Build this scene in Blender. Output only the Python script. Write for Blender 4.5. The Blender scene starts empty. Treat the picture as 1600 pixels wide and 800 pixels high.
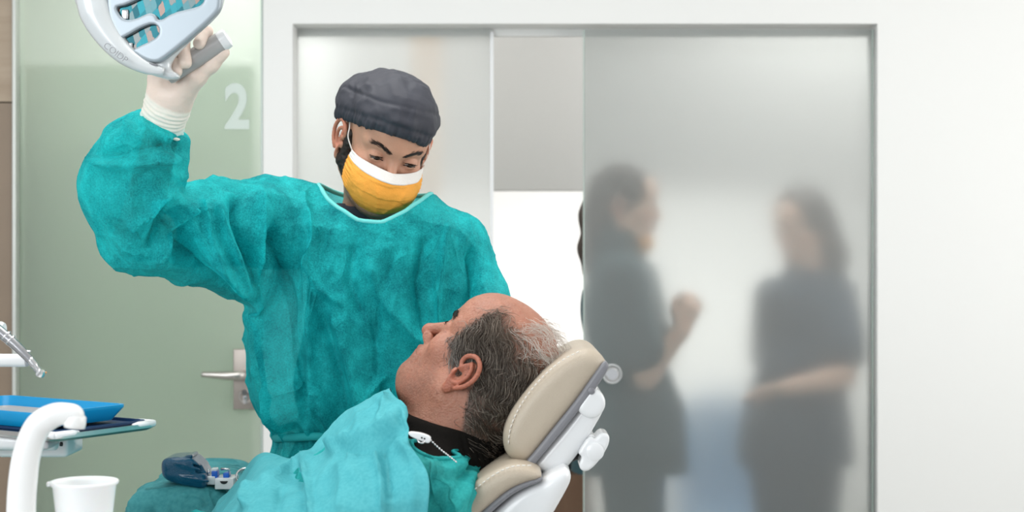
import bpy, math, random
import numpy as np
from mathutils import Vector, Matrix

# ------------------------------------------------------------------ camera, world, light
FOC = 2340.0          # focal length in pixels of the 1600-wide frame
CAMZ = 1.38
SC = bpy.context.scene
COL = SC.collection
cam_d = bpy.data.cameras.new('camera'); cam = bpy.data.objects.new('camera', cam_d); COL.objects.link(cam)
cam.location = (0, 0, CAMZ); cam.rotation_euler = (math.pi/2, 0, 0)
cam_d.sensor_width = 36.0; cam_d.lens = FOC/1600*36.0; cam_d.clip_start = .05
cam_d.dof.use_dof = True; cam_d.dof.focus_distance = 2.35; cam_d.dof.aperture_fstop = 5.6
SC.camera = cam
SC.view_settings.view_transform = 'Standard'; SC.view_settings.look = 'None'
SC.view_settings.gamma = 1.0; SC.view_settings.use_curve_mapping = False
SC.view_settings.exposure = 0.42
SC.cycles.use_denoising = True
SC.cycles.max_bounces = 10; SC.cycles.transparent_max_bounces = 16
SC.cycles.transmission_bounces = 10; SC.cycles.diffuse_bounces = 4; SC.cycles.glossy_bounces = 4
SC.cycles.sample_clamp_indirect = 4.0; SC.cycles.caustics_refractive = True; SC.cycles.caustics_reflective = False
W = bpy.data.worlds.new('daylight'); SC.world = W; W.use_nodes = True
bg = W.node_tree.nodes['Background']; bg.inputs[0].default_value = (.93, .97, 1.0, 1); bg.inputs[1].default_value = .5

def area(name, loc, size, power, color=(1, 1, 1), target=None, sizey=None, spread=180):
    d = bpy.data.lights.new(name, 'AREA'); d.energy = power; d.color = color; d.size = size
    d.spread = math.radians(spread)
    if sizey: d.shape = 'RECTANGLE'; d.size_y = sizey
    o = bpy.data.objects.new(name, d); COL.objects.link(o); o.location = loc
    if target is not None:
        o.rotation_euler = (Vector(target)-Vector(loc)).to_track_quat('-Z', 'Y').to_euler()
    return o
LIGHTS = [
    # treatment room: daylight from a window wall on the right and ceiling panels
    ('daylight_window', (2.5, 2.3, 1.9), 2.0, 27, (1.0, .98, .95), (-.3, 2.9, 1.3), 1.6),
    ('front_fill', (-1.9, -.3, 2.0), 2.0, 38, (.95, .98, 1.0), (0, 3.0, 1.2), 1.4),  # added fill from behind the camera, brightens the subjects
    ('ceiling_light', (-.5, 2.4, 2.66), 1.3, 18, (1, .99, .97), (-.5, 2.4, 0), 1.3),
    # corridor behind the glass
    ('corridor_light', (-.8, 5.0, 2.62), 1.0, 12, (1, 1, 1), (-.8, 5.0, 0), .6),
    ('corridor_light', (1.3, 5.2, 2.62), 1.2, 24, (1, 1, 1), (1.3, 5.2, 0), .6),
    ('corridor_light', (.95, 4.46, 2.66), 1.3, 9, (1, 1, 1), (.95, 4.66, 0), .18),  # added strip, lights the colleagues on the side facing the glass
    ('far_wall_fill', (.9, 6.6, 1.0), 2.0, 25, (1, .985, .96), (.4, 7.9, 1.0), .8),  # added unseen lamp that brightens the far wall behind the bulkhead
]
for n, l, s, p, c, t, sy in LIGHTS: area(n, l, s, p, c, t, sy)

# ------------------------------------------------------------------ small helpers
def PX(x, y, D):
    """the place that shows at pixel x, y of the photograph, D metres away"""
    return np.array([(x-800)/FOC*D, D, CAMZ+(400-y)/FOC*D])

def link(o, parent=None):
    COL.objects.link(o)
    if parent is not None: o.parent = parent
    return o
def tag(o, label=None, cat=None, group=None, kind=None):
    if label: o['label'] = label
    if cat: o['category'] = cat
    if group: o['group'] = group
    if kind: o['kind'] = kind
    return o
def empty(name, loc=(0, 0, 0)):
    """things keep their parts in world coordinates; the empty marks the base"""
    o = bpy.data.objects.new(name, None); COL.objects.link(o); o.location = Vector([float(v) for v in loc]); o.empty_display_size = .05
    return o

def mesh_obj(name, verts, faces, mat=None, parent=None, smooth=True, color=None, sharp=None):
    me = bpy.data.meshes.new(name)
    v = np.asarray(verts, dtype=np.float32)
    if parent is not None and parent.type == 'EMPTY':
        off = np.array(parent.location, dtype=np.float32)
    elif parent is not None and parent.parent is not None:
        off = np.array(parent.parent.location, dtype=np.float32)
    else: off = np.zeros(3, np.float32)
    v = v-off
    if isinstance(faces, np.ndarray) and faces.ndim == 2:
        n, k = faces.shape
        me.vertices.add(len(v)); me.vertices.foreach_set('co', v.ravel())
        me.loops.add(n*k); me.loops.foreach_set('vertex_index', faces.astype(np.int32).ravel())
        me.polygons.add(n); me.polygons.foreach_set('loop_start', np.arange(0, n*k, k, dtype=np.int32))
        me.polygons.foreach_set('loop_total', np.full(n, k, np.int32))
        me.update(calc_edges=True)
    else:
        me.from_pydata([tuple(map(float, a)) for a in v], [], [tuple(int(i) for i in f) for f in faces]); me.update()
    me.polygons.foreach_set('use_smooth', np.full(len(me.polygons), bool(smooth)))
    if color is not None:
        a = me.color_attributes.new('Col', 'FLOAT_COLOR', 'POINT')
        c = np.ones((len(v), 4), np.float32); c[:, :3] = color; a.data.foreach_set('color', c.ravel())
    if sharp and smooth: me.set_sharp_from_angle(angle=math.radians(sharp))
    if mat: me.materials.append(mat)
    o = bpy.data.objects.new(name, me)
    return link(o, parent)

# ---- materials
def new_mat(name):
    m = bpy.data.materials.new(name); m.use_nodes = True
    return m, m.node_tree, m.node_tree.nodes['Principled BSDF']
def mat(name, col, rough=.5, metal=0., var=.06, nscale=20., bump=0., bscale=200., coat=0., spec=.5, sss=0., trans=0., ior=1.45, attr=False, alpha=1.):
    m, t, b = new_mat(name)
    N, L = t.nodes, t.links
    tc = N.new('ShaderNodeTexCoord')
    nz = N.new('ShaderNodeTexNoise'); nz.inputs['Scale'].default_value = nscale; nz.inputs['Detail'].default_value = 4
    L.new(tc.outputs['Object'], nz.inputs['Vector'])
    mr = N.new('ShaderNodeMapRange'); mr.inputs['To Min'].default_value = 1-var; mr.inputs['To Max'].default_value = 1+var
    L.new(nz.outputs['Fac'], mr.inputs['Value'])
    mx = N.new('ShaderNodeVectorMath'); mx.operation = 'SCALE'
    if attr:
        at = N.new('ShaderNodeAttribute'); at.attribute_name = 'Col'; L.new(at.outputs['Color'], mx.inputs[0])
    else: mx.inputs[0].default_value = col[:3]
    L.new(mr.outputs[0], mx.inputs['Scale']); L.new(mx.outputs[0], b.inputs['Base Color'])
    b.inputs['Roughness'].default_value = rough; b.inputs['Metallic'].default_value = metal
    b.inputs['Coat Weight'].default_value = coat; b.inputs['Specular IOR Level'].default_value = spec
    b.inputs['IOR'].default_value = ior; b.inputs['Transmission Weight'].default_value = trans; b.inputs['Alpha'].default_value = alpha
    if sss:
        b.inputs['Subsurface Weight'].default_value = sss; b.inputs['Subsurface Radius'].default_value = (1, .35, .2); b.inputs['Subsurface Scale'].default_value = .008
    if bump:
        n2 = N.new('ShaderNodeTexNoise'); n2.inputs['Scale'].default_value = bscale; n2.inputs['Detail'].default_value = 5
        L.new(tc.outputs['Object'], n2.inputs['Vector'])
        bp = N.new('ShaderNodeBump'); bp.inputs['Strength'].default_value = bump; bp.inputs['Distance'].default_value = .002
        L.new(n2.outputs['Fac'], bp.inputs['Height']); L.new(bp.outputs[0], b.inputs['Normal'])
    return m

def cloth_mat(name, c0, c1, see=0.18, transl=.3, rough=.75, spots=True, scale=55., crump=9., cstr=.9):
    """spun polypropylene: mottled, a little see-through, lets light through"""
    m, t, b = new_mat(name); N, L = t.nodes, t.links
    tc = N.new('ShaderNodeTexCoord')
    n1 = N.new('ShaderNodeTexNoise'); n1.inputs['Scale'].default_value = scale*.35; n1.inputs['Detail'].default_value = 6; n1.inputs['Roughness'].default_value = .7
    n2 = N.new('ShaderNodeTexNoise'); n2.inputs['Scale'].default_value = scale*7; n2.inputs['Detail'].default_value = 3
    n3 = N.new('ShaderNodeTexNoise'); n3.inputs['Scale'].default_value = 7; n3.inputs['Detail'].default_value = 3
    for n in (n1, n2, n3): L.new(tc.outputs['Object'], n.inputs['Vector'])
    ad = N.new('ShaderNodeMath'); ad.operation = 'MULTIPLY_ADD'; ad.inputs[1].default_value = .55
    L.new(n2.outputs['Fac'], ad.inputs[0]); L.new(n1.outputs['Fac'], ad.inputs[2])
    mr = N.new('ShaderNodeMapRange'); mr.inputs['From Min'].default_value = .55; mr.inputs['From Max'].default_value = .98
    L.new(ad.outputs[0], mr.inputs['Value'])
    cr = N.new('ShaderNodeMix'); cr.data_type = 'RGBA'; cr.inputs['A'].default_value = (*c0, 1); cr.inputs['B'].default_value = (*c1, 1)
    L.new(mr.outputs[0], cr.inputs['Factor'])
    L.new(cr.outputs['Result'], b.inputs['Base Color']); b.inputs['Roughness'].default_value = rough; b.inputs['Specular IOR Level'].default_value = .25
    tl = N.new('ShaderNodeBsdfTranslucent'); L.new(cr.outputs['Result'], tl.inputs['Color'])
    tr = N.new('ShaderNodeBsdfTransparent'); tr.inputs['Color'].default_value = (*[min(1, .45+.6*v) for v in c1], 1)
    bp = N.new('ShaderNodeBump'); bp.inputs['Strength'].default_value = .25; bp.inputs['Distance'].default_value = .001
    L.new(n2.outputs['Fac'], bp.inputs['Height'])
    # sharp little crumples of the stiff sheet
    n4 = N.new('ShaderNodeTexNoise'); n4.inputs['Scale'].default_value = crump; n4.inputs['Detail'].default_value = 2.; n4.inputs['Distortion'].default_value = .9; n4.inputs['Roughness'].default_value = .45
    mp = N.new('ShaderNodeMapping'); mp.inputs['Scale'].default_value = (1.3, 1.3, .7); L.new(tc.outputs['Object'], mp.inputs['Vector']); L.new(mp.outputs[0], n4.inputs['Vector'])
    s1 = N.new('ShaderNodeMath'); s1.operation = 'SUBTRACT'; s1.inputs[1].default_value = .5; L.new(n4.outputs['Fac'], s1.inputs[0])
    s2 = N.new('ShaderNodeMath'); s2.operation = 'ABSOLUTE'; L.new(s1.outputs[0], s2.inputs[0])
    s3 = N.new('ShaderNodeMath'); s3.operation = 'POWER'; s3.inputs[1].default_value = .7; L.new(s2.outputs[0], s3.inputs[0])
    b2 = N.new('ShaderNodeBump'); b2.inputs['Strength'].default_value = cstr; b2.inputs['Distance'].default_value = .035; b2.invert = True
    L.new(s3.outputs[0], b2.inputs['Height']); L.new(bp.outputs[0], b2.inputs['Normal']); L.new(b2.outputs[0], b.inputs['Normal']); L.new(b2.outputs[0], tl.inputs['Normal'])
    m1 = N.new('ShaderNodeMixShader'); m1.inputs[0].default_value = transl; L.new(b.outputs[0], m1.inputs[1]); L.new(tl.outputs[0], m1.inputs[2])
    m2 = N.new('ShaderNodeMixShader')
    ms = N.new('ShaderNodeMapRange'); ms.inputs['From Min'].default_value = .3; ms.inputs['From Max'].default_value = .75
    ms.inputs['To Min'].default_value = see*1.5; ms.inputs['To Max'].default_value = see*.4
    L.new(n3.outputs['Fac'], ms.inputs['Value']); L.new(ms.outputs[0], m2.inputs[0])
    L.new(m1.outputs[0], m2.inputs[1]); L.new(tr.outputs[0], m2.inputs[2])
    L.new(m2.outputs[0], N['Material Output'].inputs['Surface'])
    return m

# ---- distance-field modelling ("clay"): smooth unions of tapered limbs, meshed by surface nets
def axis_(lo, hi, h, fine=None):
    if not fine: return np.arange(lo, hi+h, h, dtype=np.float32)
    a, b, hf = fine; out = []; x = lo
    while x < hi+h:
        out.append(x)
        if x < a: d = max(0, a-x)
        elif x > b: d = x-b
        else: d = 0
        x += hf+min(1., d/(8*h))*(h-hf)
    return np.array(out, dtype=np.float32)
class Field:
    def __init__(s, lo, hi, h, fine=(None, None, None)):
        s.ax = [axis_(lo[i], hi[i], h, fine[i]) for i in range(3)]; s.h = h
        s.v = np.full([len(a) for a in s.ax], 1., np.float32)
    def _blk(s, pr, m):
        f, lo, hi = pr
        sl = tuple(slice(max(0, int(np.searchsorted(a, lo[i]-m))-1), int(np.searchsorted(a, hi[i]+m))+1) for i, a in enumerate(s.ax))
        if any(q.start >= min(q.stop, n) for q, n in zip(sl, s.v.shape)): return None, None
        X = s.ax[0][sl[0]][:, None, None]; Y = s.ax[1][sl[1]][None, :, None]; Z = s.ax[2][sl[2]][None, None, :]
        return sl, f(X, Y, Z)
    def add(s, pr, k=.01):
        sl, d = s._blk(pr, k+2.5*s.h)
        if sl is None: return s
        v = s.v[sl]; h = np.maximum(k-np.abs(v-d), 0)/max(k, 1e-6)
        s.v[sl] = np.minimum(v, d)-h*h*k*.25; return s
    def sub(s, pr, k=.004):
        sl, d = s._blk(pr, k+2.5*s.h)
        if sl is None: return s
        d = -d; v = s.v[sl]; h = np.maximum(k-np.abs(v-d), 0)/max(k, 1e-6)
        s.v[sl] = np.maximum(v, d)+h*h*k*.25; return s
    def mesh(s, smooth=0):
        V, Q = surfnet(s.v, s.ax)
        if smooth: V = relax(V, Q, smooth)
        return V, Q
def cap(a, b, ra, rb=None, fl=None):
    """tapered limb from a to b; fl=(dir, f): thinner by f along dir"""
    a = np.array(a, float); b = np.array(b, float); rb = ra if rb is None else rb
    ab = b-a; L2 = max(float(ab@ab), 1e-12)
    def f(X, Y, Z):
        x, y, z = X-a[0], Y-a[1], Z-a[2]
        t = np.clip((x*ab[0]+y*ab[1]+z*ab[2])/L2, 0, 1)
        x, y, z = x-t*ab[0], y-t*ab[1], z-t*ab[2]
        if fl is None: return (np.sqrt(x*x+y*y+z*z)-(ra+(rb-ra)*t)).astype(np.float32)
        n, q = fl; w = (x*n[0]+y*n[1]+z*n[2]); r2 = x*x+y*y+z*z-w*w
        r = ra+(rb-ra)*t
        k = np.sqrt(np.maximum(r2, 0)+(w/q)**2)
        return ((k-r)*(.5+.5*q)).astype(np.float32)
    m = max(ra, rb)
    return f, np.minimum(a, b)-m, np.maximum(a, b)+m
def ell(c, r, R=None):
    c = np.array(c, float); r = np.array(r, float); R = np.eye(3) if R is None else np.asarray(R)
    def f(X, Y, Z):
        x, y, z = X-c[0], Y-c[1], Z-c[2]
        u = [(x*R[0, i]+y*R[1, i]+z*R[2, i]) for i in range(3)]
        k0 = np.sqrt(sum((u[i]/r[i])**2 for i in range(3))); k1 = np.sqrt(sum((u[i]/r[i]**2)**2 for i in range(3)))+1e-9
        return (k0*(k0-1)/k1).astype(np.float32)
    e = np.sqrt(((R*r[None, :])**2).sum(1))
    return f, c-e, c+e
def tf(pr, fr):
    """a shape given in a frame fr=(origin, axes, scale) placed in the world"""
    f, lo, hi = pr; o, R, s = fr
    def g(X, Y, Z):
        x, y, z = X-o[0], Y-o[1], Z-o[2]
        return f(*[(x*R[0, i]+y*R[1, i]+z*R[2, i])/s for i in range(3)])*s
    cs = np.array([[(lo, hi)[i >> k & 1][k] for k in range(3)] for i in range(8)])*s@R.T+o
    return g, cs.min(0), cs.max(0)
def loft(zs, cx, cy, rx, ry, e=2.2):
    """upright trunk: a stack of rounded sections"""
    zs = np.array(zs, float)
    def f(X, Y, Z):
        z = Z.ravel(); g = lambda a: smooth_interp(z, zs, a)[None, None, :]
        a, b, p, q = g(cx), g(cy), g(rx), g(ry)
        k = (np.abs((X-a)/p)**e+np.abs((Y-b)/q)**e)**(1/e)
        d = (k-1)*np.minimum(p, q)*.9
        dz = np.maximum(zs[0]-Z, Z-zs[-1])
        return np.maximum(d, dz).astype(np.float32)
    m = [min(np.array(cx)-rx), min(np.array(cy)-ry), zs[0]]; M = [max(np.array(cx)+rx), max(np.array(cy)+ry), zs[-1]]
    return f, np.array(m), np.array(M)
def smooth_interp(x, xs, ys):
    ys = np.array(ys, float); x = np.clip(x, xs[0], xs[-1]); i = np.clip(np.searchsorted(xs, x)-1, 0, len(xs)-2)
    d = np.gradient(ys, xs); h = xs[i+1]-xs[i]; t = (x-xs[i])/h
    return (2*t**3-3*t**2+1)*ys[i]+(t**3-2*t**2+t)*h*d[i]+(-2*t**3+3*t**2)*ys[i+1]+(t**3-t**2)*h*d[i+1]
def poly_sd(px, pz, P):
    P = np.asarray(P, float); n = len(P); d = np.full(np.broadcast(px, pz).shape, 1e9); s = np.ones(d.shape)
    j = n-1
    for i in range(n):
        e = P[j]-P[i]; wx, wz = px-P[i, 0], pz-P[i, 1]
        t = np.clip((wx*e[0]+wz*e[1])/(e@e+1e-15), 0, 1)
        d = np.minimum(d, (wx-e[0]*t)**2+(wz-e[1]*t)**2)
        c1 = pz >= P[i, 1]; c2 = pz < P[j, 1]; c3 = e[0]*wz > e[1]*wx
        s = np.where((c1 & c2 & c3) | (~c1 & ~c2 & ~c3), -s, s); j = i
    return s*np.sqrt(d)
def extr(P, y0, y1, r=.01):
    """rounded slab: outline P in the XZ plane, from depth y0 to y1, edges rounded by r"""
    P = np.asarray(P, float); c = (y0+y1)/2; h = (y1-y0)/2
    def f(X, Y, Z):
        d2 = poly_sd(X[:, 0, :], Z[0], P)[:, None, :] if X.shape[1] == 1 and Z.shape[0] == 1 else poly_sd(X, Z, P)
        a = d2+r; b = np.abs(Y-c)-h+r
        return (np.minimum(np.maximum(a, b), 0)+np.sqrt(np.maximum(a, 0)**2+np.maximum(b, 0)**2)-r).astype(np.float32)
    return f, np.array([P[:, 0].min(), y0, P[:, 1].min()]), np.array([P[:, 0].max(), y1, P[:, 1].max()])
def chaikin(P, n=2, closed=True):
    P = np.asarray(P, float)
    for _ in range(n):
        Q = np.roll(P, -1, 0); a = .75*P+.25*Q; b = .25*P+.75*Q
        if not closed: a, b = a[:-1], b[:-1]
        N = np.empty((2*len(a), P.shape[1])); N[0::2] = a; N[1::2] = b
        P = N if closed else np.vstack([P[:1], N, P[-1:]])
    return P
def surfnet(v, ax):
    s = v < 0
    n0, n1, n2 = v.shape
    cnt = np.zeros((n0-1, n1-1, n2-1), np.int8)
    for i in (0, 1):
        for j in (0, 1):
            for k in (0, 1): cnt += s[i:n0-1+i, j:n1-1+j, k:n2-1+k]
    act = (cnt > 0) & (cnt < 8); ci = np.argwhere(act)
    idx = np.full(act.shape, -1, np.int32); idx[act] = np.arange(len(ci))
    S = np.zeros((len(ci), 3)); C = np.zeros(len(ci))
    corners = [(i, j, k) for i in (0, 1) for j in (0, 1) for k in (0, 1)]
    for a in corners:
        for dim in range(3):
            if a[dim]: continue
            b = list(a); b[dim] = 1
            p, q = ci+a, ci+b
            v0 = v[p[:, 0], p[:, 1], p[:, 2]]; v1 = v[q[:, 0], q[:, 1], q[:, 2]]
            m = (v0 < 0) != (v1 < 0); v0, v1, p, q = v0[m], v1[m], p[m], q[m]
            t = np.clip(v0/(v0-v1), .02, .98)[:, None]
            A = np.stack([ax[d][p[:, d]] for d in range(3)], 1); B = np.stack([ax[d][q[:, d]] for d in range(3)], 1)
            S[m] += A+(B-A)*t; C[m] += 1
    V = S/C[:, None]
    F = []
    for dim in range(3):
        u, w = [(1, 2), (2, 0), (0, 1)][dim]
        sl0 = [slice(None)]*3; sl1 = [slice(None)]*3; sl0[dim] = slice(0, -1); sl1[dim] = slice(1, None)
        A, B = s[tuple(sl0)], s[tuple(sl1)]
        e = np.argwhere(A != B)
        e = e[(e[:, u] > 0) & (e[:, w] > 0) & (e[:, u] < v.shape[u]-1) & (e[:, w] < v.shape[w]-1)]
        ins = A[e[:, 0], e[:, 1], e[:, 2]]
        def cell(du, dw):
            c = e.copy(); c[:, u] += du; c[:, w] += dw; return idx[c[:, 0], c[:, 1], c[:, 2]]
        q = np.stack([cell(-1, -1), cell(0, -1), cell(0, 0), cell(-1, 0)], 1)
        q[~ins] = q[~ins][:, ::-1]; F.append(q)
    return V, np.vstack(F).astype(np.int32)
def relax(V, Q, n=1, lam=.5):
    E = np.vstack([Q[:, [i, (i+1) % 4]] for i in range(4)])
    for _ in range(n):
        for l in (lam, -lam*.9) if n > 1 else (lam,):
            S = np.zeros_like(V); C = np.zeros(len(V))
            for d in range(3):
                S[:, d] = np.bincount(E[:, 0], V[E[:, 1], d], len(V))+np.bincount(E[:, 1], V[E[:, 0], d], len(V))
            C = np.bincount(E[:, 0], minlength=len(V))+np.bincount(E[:, 1], minlength=len(V))
            V = V+l*(S/np.maximum(C, 1)[:, None]-V)
    return V
def vnormals(V, Q):
    n = np.cross(V[Q[:, 2]]-V[Q[:, 0]], V[Q[:, 3]]-V[Q[:, 1]])
    N = np.stack([sum(np.bincount(Q[:, k], n[:, d], len(V)) for k in range(4)) for d in range(3)], 1)
    return N/(np.linalg.norm(N, axis=1)[:, None]+1e-12)
def prune(V, Q, keep):
    """drop the faces for which keep is False"""
    Q = Q[keep]; u, inv = np.unique(Q, return_inverse=True)
    return V[u], inv.reshape(Q.shape).astype(np.int32), u
_rng = np.random.default_rng(7); _H = _rng.random(4096).astype(np.float32); _Pm = _rng.permutation(4096)
def vnoise(p):
    i = np.floor(p).astype(np.int64); f = p-i; f = f*f*(3-2*f); out = 0
    h = lambda a, b, c: _H[_Pm[(_Pm[(_Pm[a & 4095]+b) & 4095]+c) & 4095]]
    for a in (0, 1):
        for b in (0, 1):
            for c in (0, 1):
                w = (f[:, 0] if a else 1-f[:, 0])*(f[:, 1] if b else 1-f[:, 1])*(f[:, 2] if c else 1-f[:, 2])
                out = out+w*h(i[:, 0]+a, i[:, 1]+b, i[:, 2]+c)
    return out
def ridged(p, octs=3, seed=0.):
    o = 0; a = 1; t = 0
    for k in range(octs):
        o = o+a*(1-np.abs(2*vnoise(p*2**k+seed+k*17.3)-1)); t += a; a *= .5
    return o/t
def polydist(Q, L):
    """distance of points Q (n,k) to the polyline L and the share of the way along it"""
    L = np.asarray(L, float); best = np.full(len(Q), 1e9); par = np.zeros(len(Q)); seg = np.linalg.norm(np.diff(L, axis=0), axis=1); cum = np.r_[0, np.cumsum(seg)]
    for i in range(len(L)-1):
        e = L[i+1]-L[i]; w = Q-L[i]; t = np.clip(w@e/(e@e+1e-12), 0, 1); d = np.linalg.norm(w-t[:, None]*e, axis=1)
        m = d < best; best[m] = d[m]; par[m] = (cum[i]+t[m]*seg[i])/cum[-1]
    return best, par
def creases(p, seed=0., t=.72):
    """thin sharp ridges where a stiff sheet has buckled"""
    a = 1-np.abs(2*vnoise(p+seed)-1); b = 1-np.abs(2*vnoise(p*1.9+seed+9.1)-1)
    return np.clip((a-t)/(1-t), 0, 1)**1.6+.5*np.clip((b-t)/(1-t), 0, 1)**1.6
def folds(Q, lines, sharp=1.2):
    """sum of cloth creases: lines are (polyline, width, height)"""
    o = np.zeros(len(Q))
    for L, w, a in lines:
        d, t = polydist(Q, L)
        o += a*np.exp(-(d/w)**sharp)*np.clip(np.minimum(t, 1-t)*7+.15, 0, 1)
    return o

# ---- plain mesh parts
def spline(P, n=8):
    """Catmull-Rom through the rows of P"""
    P = np.asarray(P, float); Q = np.vstack([2*P[0]-P[1], P, 2*P[-1]-P[-2]]); out = []
    for i in range(1, len(Q)-2):
        for k in range(n):
            t = k/n; out.append(.5*((2*Q[i])+(-Q[i-1]+Q[i+1])*t+(2*Q[i-1]-5*Q[i]+4*Q[i+1]-Q[i+2])*t*t+(-Q[i-1]+3*Q[i]-3*Q[i+1]+Q[i+2])*t**3))
    out.append(Q[-2]); return np.array(out)
def tube(P, r, n=12, caps=True, up=(0, 0, 1)):
    P = np.asarray(P, float); m = len(P); r = np.broadcast_to(np.asarray(r, float), (m,))
    T = np.gradient(P, axis=0); T /= np.linalg.norm(T, axis=1)[:, None]+1e-12
    u = np.cross(T[0], up)
    if np.linalg.norm(u) < 1e-3: u = np.cross(T[0], (1, 0, 0))
    u /= np.linalg.norm(u); V = []
    for i in range(m):
        u = u-T[i]*(u@T[i]); u /= np.linalg.norm(u)+1e-12; w = np.cross(T[i], u)
        a = np.arange(n)*2*math.pi/n
        V.append(P[i]+r[i]*(np.cos(a)[:, None]*u+np.sin(a)[:, None]*w))
    V = np.vstack(V); F = [(i*n+k, i*n+(k+1) % n, (i+1)*n+(k+1) % n, (i+1)*n+k) for i in range(m-1) for k in range(n)]
    if caps:
        F.append(tuple(range(n))[::-1]); F.append(tuple((m-1)*n+k for k in range(n)))
    return V, F
def lathe(prof, c, axis=(0, 0, 1), n=48):
    """profile rows (radius, height) turned about the axis through c"""
    ax = np.array(axis, float); ax /= np.linalg.norm(ax); u = np.cross(ax, (0, 1, 0) if abs(ax[1]) < .9 else (1, 0, 0)); u /= np.linalg.norm(u); w = np.cross(ax, u)
    a = np.arange(n)*2*math.pi/n; V = np.vstack([np.asarray(c)+h*ax+r*(np.cos(a)[:, None]*u+np.sin(a)[:, None]*w) for r, h in prof]); m = len(prof)
    F = [(i*n+k, i*n+(k+1) % n, (i+1)*n+(k+1) % n, (i+1)*n+k) for i in range(m-1) for k in range(n)]
    if prof[0][0] < 1e-6 or prof[0][0] > 0: pass
    return V, F
def boxv(lo, hi, bev=0.):
    x0, y0, z0 = lo; x1, y1, z1 = hi
    if not bev:
        V = [(x, y, z) for x in (x0, x1) for y in (y0, y1) for z in (z0, z1)]
        return np.array(V), [(0, 1, 3, 2), (4, 6, 7, 5), (0, 4, 5, 1), (2, 3, 7, 6), (0, 2, 6, 4), (1, 5, 7, 3)]
    import bmesh
    bm = bmesh.new(); bmesh.ops.create_cube(bm, size=1)
    for v in bm.verts: v.co = Vector(((x0+x1)/2+v.co.x*(x1-x0), (y0+y1)/2+v.co.y*(y1-y0), (z0+z1)/2+v.co.z*(z1-z0)))
    bmesh.ops.bevel(bm, geom=bm.edges[:], offset=bev, segments=3, profile=.5, affect='EDGES')
    bm.verts.ensure_lookup_table(); V = np.array([v.co[:] for v in bm.verts]); F = [tuple(v.index for v in f.verts) for f in bm.faces]; bm.free()
    return V, F
def merge(*vf):
    V = []; F = []; o = 0
    for v, f in vf:
        V.append(np.asarray(v)); F += [tuple(int(i)+o for i in q) for q in f]; o += len(v)
    return np.vstack(V), F
def rot_about(V, c, ax, ang):
    M = np.array(Matrix.Rotation(ang, 3, Vector(ax))); return (np.asarray(V)-c)@M.T+c
def solid(o, t, off=-1):
    m = o.modifiers.new('thickness', 'SOLIDIFY'); m.thickness = t; m.offset = off; return o
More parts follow.
